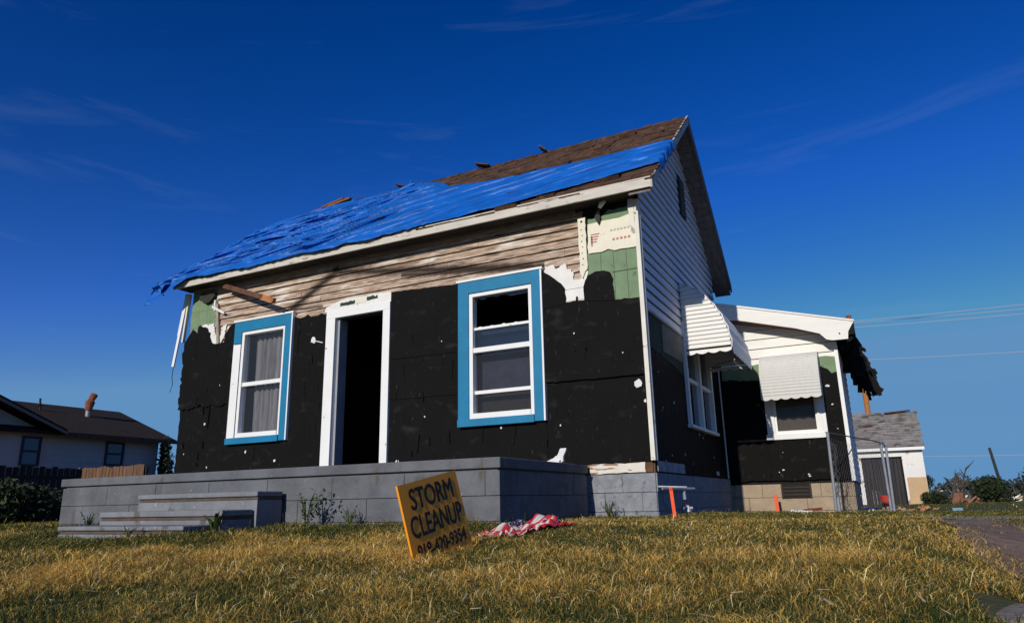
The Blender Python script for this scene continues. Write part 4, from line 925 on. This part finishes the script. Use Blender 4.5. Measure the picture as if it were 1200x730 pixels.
mb = MB(); mb.box(2.88, 2.999, G0+.12, G0+.14, -.5, 1.94); mb.build('door_gap', BLACK, ga)
mb = MB(); mb.box(1.2, 3.05, G0-.03, G0-.001, 1.80, 1.955); mb.build('door_header', WHITE, ga)
mb = MB(); mb.box(3.08, 3.845, G0-.012, G0-.001, -.5, .87); mb.build('plywood_patch', TANPL, ga)
mb = MB(); rnd = random.Random(6); sl2 = math.hypot(1.95, 1.75); ux2, uz2 = 1.95/sl2, 1.75/sl2
mb.prism([(G0-.2, 2.12), (G0+1.75, 3.85), (G0+3.7, 2.12), (G0+3.7, 2.2), (G0+1.75, 3.93), (G0-.2, 2.2)], 'x', .45, 3.93)
for r_ in range(14):
    x = .4
    while x < 3.95:
        wdt = rnd.uniform(.3, .6)
        if rnd.random() > .13:
            s0 = r_*.19; s1 = s0+.24; nn = .02; l = rnd.uniform(.03, .06)
            mb.prism([(G0-.2+s0*ux2, 2.2+s0*uz2), (G0-.2+s1*ux2, 2.2+s1*uz2), (G0-.2+s1*ux2-nn*uz2, 2.2+s1*uz2+nn*ux2), (G0-.2+s0*ux2-l*uz2, 2.2+s0*uz2+l*ux2)], 'x', x, min(3.97+rnd.uniform(-.05, .05), x+wdt-.02))
        x += wdt
rg = mb.build('roof', GSHINGLE, ga)
mb = MB(); mb.bar((2.6, G0+1.6, 3.93), (3.7, G0+1.7, 4.0), .25, .06); mb.bar((1.6, G0+1.0, 3.3), (2.0, G0+1.05, 3.32), .2, .05); each(mb, 'torn_shingle', mat('red_brown_shingle', (.12, .045, .03), .9, .4, 5), rg)
mb = MB(); mb.box(.45, 3.95, G0-.26, G0-.21, 2.06, 2.19); mb.build('fascia', TRIM, ga)

# ------------------------------------------------------------------ neighbour's house on the left
nh = thing('neighbour_house', 'low grey sided house with dark brown roof beyond the fence at left', 'house', (-22.5, 4, 0))
NX = -20.0
mb = MB(); mb.box(-26, NX, -3, 9.3, -.3, 2.5); mb.prism([(-26, 2.5), (NX, 2.5), (-22.9, 3.5)], 'y', 9.15, 9.3); mb.build('wall', NWALL, nh)
mb = MB(); z = 0
while z < 2.45: mb.add([(NX, -3, z), (NX+.02, -3, z), (NX+.004, -3, z+.18), (NX, -3, z+.18), (NX, 9.3, z), (NX+.02, 9.3, z), (NX+.004, 9.3, z+.18), (NX, 9.3, z+.18)], [(0, 3, 2, 1), (4, 5, 6, 7), (0, 1, 5, 4), (1, 2, 6, 5), (2, 3, 7, 6)]); z += .18
mb.build('lap_siding', NWALL, nh)
mb = MB(); mb.add([(NX+.45, 5.2, 2.46), (NX+.45, 9.65, 2.46), (-22.8, 9.65, 3.68), (-22.8, 5.2, 3.68), (-26.2, 9.65, 2.4), (-26.2, -3, 2.4), (-22.8, -3, 3.68), (NX+.45, -3, 2.46)] + [(a, b, c-.1) for a, b, c in [(NX+.45, 5.2, 2.46), (NX+.45, 9.65, 2.46), (-22.8, 9.65, 3.68), (-22.8, 5.2, 3.68), (-26.2, 9.65, 2.4), (-26.2, -3, 2.4), (-22.8, -3, 3.68), (NX+.45, -3, 2.46)]],
    [(7, 1, 2, 6), (6, 2, 4, 5), (15, 14, 10, 9), (14, 13, 12, 10), (7, 15, 9, 1), (1, 9, 10, 2), (2, 10, 12, 4)])
# cross gable towards the viewer
mb.prism([(5.75, 2.42), (2.2, 3.86), (-1.35, 2.42), (-1.35, 2.52), (2.2, 3.96), (5.75, 2.52)], 'x', -23.5, NX+.62)
nr = mb.build('roof', NSHINGLE, nh)
mb = MB(); mb.prism([(5.4, 2.45), (2.2, 3.78), (-1.0, 2.45), (-1.0, 0), (5.4, 0)], 'x', NX+.03, NX+.12); mb.build('gable_wall', NWALL, nh)
mb = MB(); mb.prism([(5.77, 2.44), (2.2, 3.89), (2.2, 3.80), (5.74, 2.37)], 'x', NX+.621, NX+.65); mb.prism([(-1.37, 2.44), (2.2, 3.89), (2.2, 3.80), (-1.34, 2.37)], 'x', NX+.621, NX+.65); mb.build('rake_board', mat('tan_rake', (.20, .16, .13), .8), nh)
mb = MB(); mb.box(NX+.44, NX+.47, 5.8, 9.66, 2.33, 2.45); mb.build('fascia', DARKWOOD, nh)
def nwin(y0, y1, z0, z1, xo):
    wv = bpy.data.objects.new('window', None); C.objects.link(wv); wv.parent = nh; wv.location = Vector((xo, (y0+y1)/2, z0))-wl(nh)
    mb = MB(); t = .06; mb.box(xo, xo+.04, y0, y0+t, z0, z1); mb.box(xo, xo+.04, y1-t, y1, z0, z1); mb.box(xo, xo+.04, y0+t, y1-t, z1-t, z1); mb.box(xo, xo+.04, y0+t, y1-t, z0, z0+t); mb.box(xo, xo+.035, y0+t, y1-t, (z0+z1)/2-.03, (z0+z1)/2+.03); mb.build('frame', mat('dark_window_frame', (.03, .032, .05), .6), wv)
    mb = MB(); mb.box(xo, xo+.01, y0+t, y1-t, z0+t, z1-t); mb.build('pane', mat('dark_window_pane', (.02, .05, .10), .15, spec=.6), wv)
nwin(4.78, 5.33, 1.45, 2.30, NX+.121); nwin(7.40, 8.03, 1.55, 2.30, NX+.021)
fl = MB(); fl.tube([(-21.7, 7.75, 3.1), (-21.7, 7.75, 3.5)], .07, 12); fl.build('flue_pipe', GALV, nh)
fl = MB(); fl.tube([(-21.7, 7.75, 3.45), (-21.69, 7.78, 3.75), (-21.7, 7.82, 3.85), (-21.7, 7.90, 4.02)], [.10, .15, .10, .12], 12); fl.build('flue_cap', RUST, nh)
fl = MB(); fl.tube([(-21.9, 6.3, 3.3), (-21.9, 6.25, 3.72)], .035, 6); fl.tube([(-21.9, 6.2, 3.5), (-21.9, 6.32, 3.5)], .03, 6); fl.build('vent_pipe', DPOLE, nh)

# wooden fences left
def plank_fence(name, A, B, h, label, m, seed):
    rnd = random.Random(seed); A = Vector(A); B = Vector(B); L_ = (B-A).length; d = (B-A)/L_; n = Vector((d.y, -d.x, 0))
    r = thing(name, label, 'fence', ((A+B)/2))
    mb = MB(); s = 0
    while s < L_:
        w_ = .135; p = A+d*s; hh = h+rnd.uniform(-.03, .03); q = p+d*w_
        o1 = n*(.012+rnd.uniform(0, .006))
        vs = [p, q, q+o1, p+o1]; mb.add([(v.x, v.y, -.1) for v in vs]+[(v.x, v.y, hh) for v in vs], [(3, 2, 1, 0), (4, 5, 6, 7), (0, 1, 5, 4), (1, 2, 6, 5), (2, 3, 7, 6), (3, 0, 4, 7)]); s += .15
    mb.build('planks', m, r)
    for z in (.3, h-.25): mb = MB(); a = A-n*.02; b = B-n*.02; mb.bar((a.x, a.y, z), (b.x, b.y, z), .04, .09); mb.build('rail', m, r)
    k = max(2, int(L_/2.4)+1)
    for i in range(k): p = A+(B-A)*i/(k-1)-n*.09; mb = MB(); mb.box(p.x-.045, p.x+.045, p.y-.045, p.y+.045, -.1, h-.05); mb.build('post', m, r)
plank_fence('plank_fence', (-16.0, -6, 0), (-16.0, 4.2, 0), 1.22, 'long dark shaded plank fence running behind the bushes at left', mat('shaded_planks', (.055, .035, .028), .9, .5, 3, stretch=(4, 4, .4)), 1)  # darker plank colour carries the shade on this fence run
plank_fence('plank_fence', (-19.2, 6.1, 0), (-16.25, 6.1, 0), 1.38, 'short sunlit brown plank fence just left of the house', PLANK, 2)

# ------------------------------------------------------------------ vegetation
def leaves(name, clumps, n, size, m, parent=None, loc=None, seed=0, aspect=1.6):
    rng = np.random.default_rng(seed); vs = []
    tot = sum(c[3]*c[4]*c[5] for c in clumps)
    for (cx, cy, cz, rx, ry, rz) in clumps:
        k = int(n*rx*ry*rz/tot)+5
        d = rng.normal(size=(k, 3)); d /= np.linalg.norm(d, axis=1)[:, None]; r = rng.uniform(.25, 1.0, k)**.45*rng.uniform(.8, 1.18, k)
        c = np.array([cx, cy, cz])+d*r[:, None]*np.array([rx, ry, rz])
        a = rng.normal(size=(k, 3)); a /= np.linalg.norm(a, axis=1)[:, None]; b = np.cross(a, rng.normal(size=(k, 3))); b /= np.linalg.norm(b, axis=1)[:, None]
        s = size*rng.uniform(.6, 1.5, k)[:, None]
        vs.append(np.stack([c-a*s*aspect, c+b*s*.6, c+a*s*aspect, c-b*s*.6], 1))
    V = np.concatenate(vs).reshape(-1, 3); off = np.array(loc if loc else (0, 0, 0), float)
    if parent is not None: off = np.array(wl(parent))
    me = bpy.data.meshes.new(name); nq = len(V)//4
    me.from_pydata((V-off).tolist(), [], np.arange(nq*4).reshape(nq, 4).tolist()); me.materials.append(m)
    o = bpy.data.objects.new(name, me); C.objects.link(o)
    if parent is not None: o.parent = parent
    else: o.location = off
    return o
def shrub(name, label, loc, w_, h, n, size, m, cat='bush', seed=0, group=None, nb=9, dry=False):
    r = thing(name, label, cat, loc, group); rnd = random.Random(seed); cl = []
    for i in range(nb):
        a = rnd.uniform(0, 6.28); q = rnd.uniform(0, .62)*w_/2; zz = rnd.uniform(.25, .72)*h*(1-.35*q/(w_/2))
        rr = rnd.uniform(.2, .36)*w_; cl.append((loc[0]+math.cos(a)*q, loc[1]+math.sin(a)*q, loc[2]+zz, rr*.8, rr*.8, min(rr*.75, h-zz+.02)))
    leaves('foliage', cl, n, size, m, r, seed=seed)
    mb = MB()
    for i in range(5): a = rnd.uniform(0, 6.28); mb.tube([(loc[0], loc[1], loc[2]-.05), (loc[0]+math.cos(a)*w_*.1, loc[1]+math.sin(a)*w_*.1, loc[2]+h*.3), (loc[0]+math.cos(a)*w_*.25, loc[1]+math.sin(a)*w_*.25, loc[2]+h*.6)], [.03*h, .02*h, .008*h], 5)
    mb.build('stem', BARK, r)
    return r
shrub('bush', 'dark round leafy bush standing alone in the open yard far right', (7.2, 40, -.55), 2.3, 1.75, 5200, .055, LEAF, seed=1, nb=12)
shrub('bush', 'low dark green bush against the garage corner', (4.05, 29.0, -.3), 1.3, .55, 2200, .035, LEAF, seed=2)
shrub('bush', 'wide dark leafy bush beside the left end of the porch', (-10.6, -.3, 0), 1.9, .62, 5200, .03, LEAF, seed=3)
shrub('bush', 'tall dark scrub bush in front of the dark fence at the left edge', (-13.8, .6, 0), 2.6, .85, 5200, .04, LEAF, seed=4)
shrub('bush', 'straggling bush in front of the middle of the dark plank fence', (-13.2, 2.6, 0), 1.8, .7, 3500, .035, LEAF, seed=14)
# vine on neighbour's far corner
vn = thing('climbing_vine', 'leafy climbing vine on the far corner of the neighbour house', 'vine', (-19.6, 9.3, 0))
leaves('foliage', [(-19.6, 9.3, .9, .3, .3, .4), (-19.6, 9.35, 1.6, .26, .24, .5), (-19.65, 9.3, 2.2, .18, .2, .35), (-19.4, 9.6, 1.2, .3, .25, .2)], 1500, .05, LEAF, vn, seed=5)
mb = MB(); mb.tube([(-19.6, 9.35, 0), (-19.65, 9.35, 1.2), (-19.6, 9.35, 2.3)], [.04, .03, .015], 6); mb.build('stem', BARK, vn)
# dead / bare trees far right
def bare_tree(loc, h, lean, seed, label, leafm=None):
    r = thing('bare_tree', label, 'tree', loc, 'snapped trees in the background'); rnd = random.Random(seed); p = Vector(loc); mb = MB()
    top = p+Vector((lean, 0, h)); mb.tube([p-Vector((0, 0, .3)), p+Vector((lean*.3, 0, h*.45)), top], [.14, .11, .05], 7); mb.build('trunk', BARK, r)
    mb = MB()
    for i in range(9):
        t = rnd.uniform(.35, 1); b = p+Vector((lean*t, 0, h*t)); a = rnd.uniform(0, 6.28); l = rnd.uniform(.25, .7)*h*.5
        mb.tube([b, b+Vector((math.cos(a)*l*.5, math.sin(a)*l*.3, l*.4)), b+Vector((math.cos(a)*l, math.sin(a)*l*.5, l*.9))], [.05, .03, .01], 5)
    mb.build('branches', BARK, r)
    if leafm: leaves('crown', [(p.x+lean*.8, p.y, p.z+h*.85, h*.3, h*.3, h*.25)], 500, .05, leafm, r, seed=seed)
bare_tree((5.45, 40, -.5), 1.7, .35, 1, 'short snapped bare trunk left of the dark round bush'); bare_tree((5.95, 42, -.5), 2.0, .55, 2, 'forked bare trunk leaning right beside the dark round bush'); bare_tree((4.45, 45, -.5), 1.6, .05, 3, 'small sparse tree behind the garage corner', LEAF)
rnd = random.Random(77)
bare_tree((6.3, 44, -.5), 1.5, -.2, 5, 'thin snapped bare stem directly behind the forked trunk')
# far treeline (reads as one mass)
cl = []
for i in range(120):
    a = -.75+1.8*i/120; rr = 190+rnd.uniform(-25, 25); x = 2+math.sin(a)*rr; y = -7+math.cos(a)*rr; s = rnd.uniform(2, 4.5); cl.append((x, y, float(gz(x, y))+s*.5, s*1.5, s, s*.8))
o = leaves('far_treeline', cl, 26000, .42, mat('far_foliage', (.05, .06, .045), .9, .4, .1), None, (0, 150, 0), 9); tag(o, 'distant dark treeline along the horizon behind the yard', 'treeline', kind='stuff')
# far wreckage
def wreck(loc, w_, h, n, mats, label, seed):
    r = thing('debris_pile', label, 'debris', loc, 'debris piles in the background'); rnd = random.Random(seed)
    for k, m in enumerate(mats):
        mb = MB()
        for i in range(n):
            x = loc[0]+rnd.uniform(-.5, .5)*w_; y = loc[1]+rnd.uniform(-.5, .5)*w_*.5; z = loc[2]+rnd.random()**1.5*h*(1-abs(x-loc[0])/w_*1.5)
            d = Vector((rnd.uniform(-1, 1), rnd.uniform(-.5, .5), rnd.uniform(-.4, .7))).normalized()*rnd.uniform(.2, .7)
            mb.bar(Vector((x, y, z)), Vector((x, y, z))+d, rnd.uniform(.05, .35), rnd.uniform(.03, .12))
        if n <= 10 or 'yellow' in label: each(mb, 'broken_board', m, r)
        else: mb.build('broken_boards', m, r)
BR = mat('brown_debris', (.16, .10, .07), .9, .4, 3); GY = mat('grey_debris', (.20, .20, .21), .9, .4, 3); DK = mat('dark_debris', (.04, .04, .045), .9)
wreck((6.2, 60, -.6), 2.6, 1.0, 14, [DEBW, GY, DK, BR], 'heap of white and grey broken boards right of the garage', 1)
wreck((11.6, 60, -.6), 3.2, .8, 16, [BR, DEBW, mat('yellow_debris', (.5, .33, .12), .9)], 'heap of brown and yellow rubble at the far right edge', 2)
wreck((5.2, 33, -.45), 1.6, .35, 16, [mat('rust_dirt', (.30, .14, .08), .9, .4, 3)], 'low rusty mound of dirt and boards in front of the snapped trees', 3)
wreck((8.6, 34, -.45), 1.4, .25, 10, [BR, DK], 'low dark scrap heap in front of the round bush', 4)
wreck((9.5, 75, -.7), 6, 1.2, 16, [GY, DK, BR], 'long grey wreckage line behind the round bush', 6)
# poles and wires
p = thing('utility_pole', 'sunlit orange brown wooden pole standing behind the garage', 'pole', (1.75, 45, -.5)); mb = MB(); mb.tube([(1.86, 45, -.6), (1.86, 45, 8.2)], [.20, .17], 10); mb.build('shaft', POLE, p)
p = thing('utility_pole', 'thin dark leaning pole rising behind the round bush', 'pole', (7.7, 42, -.5)); mb = MB(); mb.tube([(8.15, 42, -.6), (7.82, 42, 2.6)], [.10, .07], 8); mb.build('shaft', DPOLE, p)
p = thing('utility_pole', 'small distant pole just left of the round bush', 'pole', (9.6, 75, -.7)); mb = MB(); mb.tube([(9.6, 75, -.7), (9.5, 75, 1.7)], .07, 6); mb.build('shaft', DPOLE, p)
def wire(pts, r, label):
    a, b = [Vector(q) for q in pts]; L_ = (b-a).length; P = [a+(b-a)*(i/24)-Vector((0, 0, L_*.012*4*(i/24)*(1-i/24))) for i in range(25)]
    mb = MB(); mb.tube(P, r, 5); o = mb.build('power_line', CABLE, None, tuple(a)); tag(o, label, 'cable', 'overhead cables')
wire([(-4, 30, 8.55), (22, 30, 8.35)], .013, 'topmost of the three upper overhead cables'); wire([(-4, 30.2, 8.62), (22, 30.2, 7.95)], .012, 'middle one of the three upper overhead cables'); wire([(-4, 30.1, 8.35), (22, 30.1, 7.75)], .013, 'lowest of the three upper overhead cables')
wire([(-4, 30, 6.78), (22, 30, 5.9)], .012, 'single overhead cable midway between the upper three and the garage roof'); wire([(-4, 42, 2.7), (24, 42, 2.2)], .012, 'lowest overhead cable just above the horizon beside the garage')
wire([(-19.6, 9.6, 1.65), (-8, 14, 3.4)], .008, 'thin cable from the neighbour house to behind the black walled house')

# ------------------------------------------------------------------ grass (one mass)
def grass():
    rng = np.random.default_rng(11)
    cx, cy = 2.033, -7.234
    def sample(n, r0, r1, power):
        u = rng.random(n); r = (r0**power+(r1**power-r0**power)*u)**(1/power)
        th = rng.uniform(-.72+yaw, .80+yaw, n)     # angle from +y towards -x
        return cx-np.sin(th)*r, cy+np.cos(th)*r, r
    X, Y, Rr = sample(900000, .9, 15.0, .75)
    x2, y2, r2_ = sample(90000, 9, 48, .8)
    X = np.concatenate([X, x2]); Y = np.concatenate([Y, y2]); Rr = np.concatenate([Rr, r2_])
    # keep-out: house, porch, steps, path, drive
    k = ~((X > -7.16) & (X < .02) & (Y > .0) & (Y < 4.1)); k &= ~((X > -6.47) & (X < -.70) & (Y > -2.06) & (Y < .1)); k &= ~((X > .0) & (X < 1.74) & (Y > 4.03) & (Y < 7.5))
    k &= ~((X > -4.72) & (X < -3.02) & (Y > -3.1) & (Y < -2.0)); k &= ~((X < -20) & (Y < 9.6)); k &= ~((X > .5) & (X < 4) & (Y > 29.9))
    wob = .10*np.sin(Y*2.1)+.06*np.sin(Y*5.3)
    path = (X > 2.38+.20*sst(-1.5, -4.5, Y)+wob*.4+rng.normal(0, .05, len(X))) & (X < 2.85+wob*.4+rng.normal(0, .06, len(X))) & (Y < 1.3); drive = (X > 2.1+.06*np.sin(Y*3)) & (Y > 1.1) & (Y < 3.8) & (X < 14); dr2 = (Y > 3.8) & (Y < 29) & (X > 1.95-.045*(Y-4)) & (X < 2.55-.05*(Y-4))
    k &= ~(path & (rng.random(len(X)) > .05)); k &= ~(drive & (rng.random(len(X)) > .04)); k &= ~(dr2 & (rng.random(len(X)) > .2))
    k &= ~((X > 2.26) & (X < 2.6) & (Y > -4.55) & (Y < -4.1))
    X, Y, Rr = X[k], Y[k], Rr[k]; n = len(X); Z = gz(X, Y)-.004
    def fbm(x, y, s, seed):
        r_ = np.random.default_rng(seed); out = np.zeros_like(x)
        for o in range(4):
            for q in range(3):
                a = r_.uniform(0, 6.28); ph = r_.uniform(0, 6.28); f_ = s*(1.9**o)*r_.uniform(.7, 1.3); out += np.sin((x*np.cos(a)+y*np.sin(a))*f_+ph+1.3*np.sin((x*np.sin(a)-y*np.cos(a))*f_*.6+ph*2))/(1.45**o)
        return out/6
    patch = fbm(X, Y, 1.6, 1); fine = fbm(X, Y, 7, 2)
    # green along the porch and wall, straw in the open lawn
    dp = np.minimum.reduce([np.abs(Y+2.05)+3*np.maximum(0, -6.6-X)*0+np.maximum(0, X+.7)*1.5, np.hypot(np.maximum(0, np.abs(X+3.85)-.85), np.maximum(0, np.abs(Y+2.55)-.55)), np.hypot(np.maximum(0, X*0+0), np.maximum(0, -Y))*1.0+np.maximum(0, -.75-X)*3+np.maximum(0, X-1.8)])
    near = np.clip(1.25-dp/.85, 0, 1)
    straw = np.clip(.56+.75*patch+.55*fine-1.0*near-.55*sst(-5.0, -6.2, Y+.3*patch)*sst(-.0, -3.0, X)*0-.55*((Y > 6)|((X > 2.2)&(Y > -.5)))-.3*(X > 2.45)-.55*sst(-6, -9, X), 0.02, 1)
    # green towards the camera at left and bottom
    straw = np.clip(straw-.30*sst(-4.7, -5.6, Y)*sst(2.0, -.5, X)-.15*sst(3.6, 2.2, Rr), .05, 1)
    isst = rng.random(n) < straw
    h = np.where(isst, rng.uniform(.032, .078, n), rng.uniform(.028, .062, n))*(1+.6*patch+.45*fine)*(1-.6*np.exp(-((X+.02)**2+(Y+4.35)**2)/.16))*(1-.38*sst(-4.4, -2.6, Y))
    h *= np.where((rng.random(n) < .035), rng.uniform(1.4, 2.1, n), 1.0); h *= 1+.9*np.minimum(near, 1)*rng.random(n)*(Y < -1.2)
    wd = (.0008+.00045*Rr)*rng.uniform(.6, 1.5, n); wd = np.minimum(wd, .02)
    az = rng.uniform(0, 2*np.pi, n); lean = np.where(isst, rng.uniform(.5, 1.9, n), rng.uniform(.1, 1.0, n)); 
    dx, dy = np.cos(az), np.sin(az); fa = az+np.pi/2+rng.uniform(-.8, .8, n); sx, sy = np.cos(fa)*wd, np.sin(fa)*wd
    curl = rng.uniform(-.6, .5, n)
    mx_ = X+dx*h*lean*.42; my_ = Y+dy*h*lean*.42; mz_ = Z+h*(.62-.12*lean)
    a2 = az+curl*1.6
    tx = mx_+np.cos(a2)*h*lean*.75; ty = my_+np.sin(a2)*h*lean*.75; tz = np.maximum(Z+.004, mz_+h*(.45-.34*lean))
    V = np.empty((n, 5, 3)); V[:, 0] = np.stack([X-sx*.6, Y-sy*.6, Z], -1); V[:, 1] = np.stack([X+sx*.6, Y+sy*.6, Z], -1)
    V[:, 2] = np.stack([mx_+sx*.5, my_+sy*.5, mz_], -1); V[:, 3] = np.stack([mx_-sx*.5, my_-sy*.5, mz_], -1); V[:, 4] = np.stack([tx, ty, tz], -1)
    me = bpy.data.meshes.new('lawn_grass'); me.vertices.add(n*5); me.vertices.foreach_set('co', V.ravel().astype(np.float32))
    base = np.arange(n)*5; li = np.stack([base, base+1, base+2, base+3, base+3, base+2, base+4], -1).ravel()
    me.loops.add(n*7); me.loops.foreach_set('vertex_index', li.astype(np.int32)); me.polygons.add(n*2)
    ls = np.stack([np.arange(n)*7, np.arange(n)*7+4], -1).ravel(); me.polygons.foreach_set('loop_start', ls.astype(np.int32)); me.polygons.foreach_set('loop_total', np.tile([4, 3], n).astype(np.int32))
    me.update(calc_edges=True)
    g = np.array([.022, .042, .012]); g2 = np.array([.050, .082, .020]); s1 = np.array([.80, .52, .12]); s2 = np.array([.50, .30, .065]); s3 = np.array([.92, .76, .36])
    t = rng.random(n)[:, None]; t2 = rng.random(n)[:, None]
    cg = g*(1-t)+g2*t; cs = s1*(1-t)+s2*t; cs = np.where(t2 > .86, s3, cs)
    col = np.where(isst[:, None], cs, cg)*(1+.25*fine[:, None])
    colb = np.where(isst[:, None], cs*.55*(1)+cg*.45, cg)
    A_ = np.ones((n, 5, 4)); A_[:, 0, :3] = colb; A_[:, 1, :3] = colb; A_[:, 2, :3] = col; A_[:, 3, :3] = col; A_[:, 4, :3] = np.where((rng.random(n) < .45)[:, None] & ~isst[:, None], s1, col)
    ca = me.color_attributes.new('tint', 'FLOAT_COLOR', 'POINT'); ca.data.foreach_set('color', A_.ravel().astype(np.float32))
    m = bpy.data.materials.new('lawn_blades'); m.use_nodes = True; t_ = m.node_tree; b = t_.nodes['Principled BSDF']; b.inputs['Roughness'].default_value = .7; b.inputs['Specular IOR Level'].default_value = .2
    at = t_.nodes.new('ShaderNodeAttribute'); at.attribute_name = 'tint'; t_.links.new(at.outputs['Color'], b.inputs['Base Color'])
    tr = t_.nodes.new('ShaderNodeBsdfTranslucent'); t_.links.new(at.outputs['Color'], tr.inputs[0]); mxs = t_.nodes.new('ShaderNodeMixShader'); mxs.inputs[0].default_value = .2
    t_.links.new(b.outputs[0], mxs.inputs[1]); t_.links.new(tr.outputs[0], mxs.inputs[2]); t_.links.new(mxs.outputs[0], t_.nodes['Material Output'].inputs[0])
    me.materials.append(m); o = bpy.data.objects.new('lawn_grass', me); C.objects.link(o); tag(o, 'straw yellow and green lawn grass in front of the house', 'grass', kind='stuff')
grass()
# weeds against the porch
def weed(loc, h, n, seed, label, spiky=False):
    r = thing('weed', label, 'weed', loc, 'weeds against the porch'); rnd = random.Random(seed); mb = MB(); st_ = MB()
    for i in range(n):
        a = rnd.uniform(0, 6.28); l = h*rnd.uniform(.5, 1.1); s = rnd.uniform(.2, .7) if not spiky else rnd.uniform(.3, 1.1)
        p = Vector(loc); q = p+Vector((math.cos(a)*l*s*.5, math.sin(a)*l*s*.5, l*.7)); e = q+Vector((math.cos(a)*l*s*.6, math.sin(a)*l*s*.6, l*(.3 if not spiky else .15)))
        side = Vector((-math.sin(a), math.cos(a), 0))*(.010 if spiky else .006)
        mb.add([p-side*.5, p+side*.5, q+side, q-side, e], [(0, 1, 2, 3), (3, 2, 4)])
        if not spiky:
            for k in range(7):
                t = .3+.1*k; b = p.lerp(e, t)+Vector((0, 0, l*.05)); d = Vector((rnd.uniform(-1, 1), rnd.uniform(-1, 1), rnd.uniform(0, .8))).normalized()*l*.16; w2 = d.cross(Vector((0, 0, 1))).normalized()*l*.045
                mb.add([b, b+d*.5+w2, b+d, b+d*.5-w2], [(0, 1, 2, 3)])
    mb.build('leaves', LEAFY, r)
weed((-2.55, -2.25, -.02), .32, 14, 1, 'tallest upright weed against the porch wall right of the steps'); weed((-3.0, -2.85, -.05), .24, 22, 2, 'spiky weed at the right foot of the lowest step', True)
weed((-2.1, -2.2, -.02), .2, 10, 3, 'small weed against the porch wall behind the sign'); weed((-5.6, -2.25, -.02), .2, 14, 4, 'low weed against the porch wall left of the steps'); weed((-3.6, -3.2, -.06), .12, 10, 6, 'tiny weed in front of the lowest step'); weed((-.45, -.2, 0), .16, 12, 5, 'low weed against the rough block foundation')

def litter():
    rnd = random.Random(21); mb = MB()
    for i in range(420):
        r_ = rnd.uniform(2.2, 7.5); th = rnd.uniform(-.35, 1.25); x = 2.033-math.sin(th)*r_; y = -7.234+math.cos(th)*r_
        if (-6.6 < x < -.6 and y > -2.1) or (x < .1 and y > -.1) or (-4.8 < x < -2.9 and y > -3.2) or x > 2.4: continue
        z = float(gz(x, y))+rnd.uniform(.02, .06); a = rnd.uniform(0, 6.28); l = rnd.uniform(.015, .05)
        mb.bar((x, y, z), (x+math.cos(a)*l, y+math.sin(a)*l, z+rnd.uniform(-.01, .02)), rnd.uniform(.002, .008), .002)
    tag(mb.build('lawn_litter', mat('dry_litter', (.45, .36, .24), .9, .7, 8), None, (0, -4, 0)), 'scattered dry leaves and splinters in the lawn', 'litter', kind='stuff')
litter()
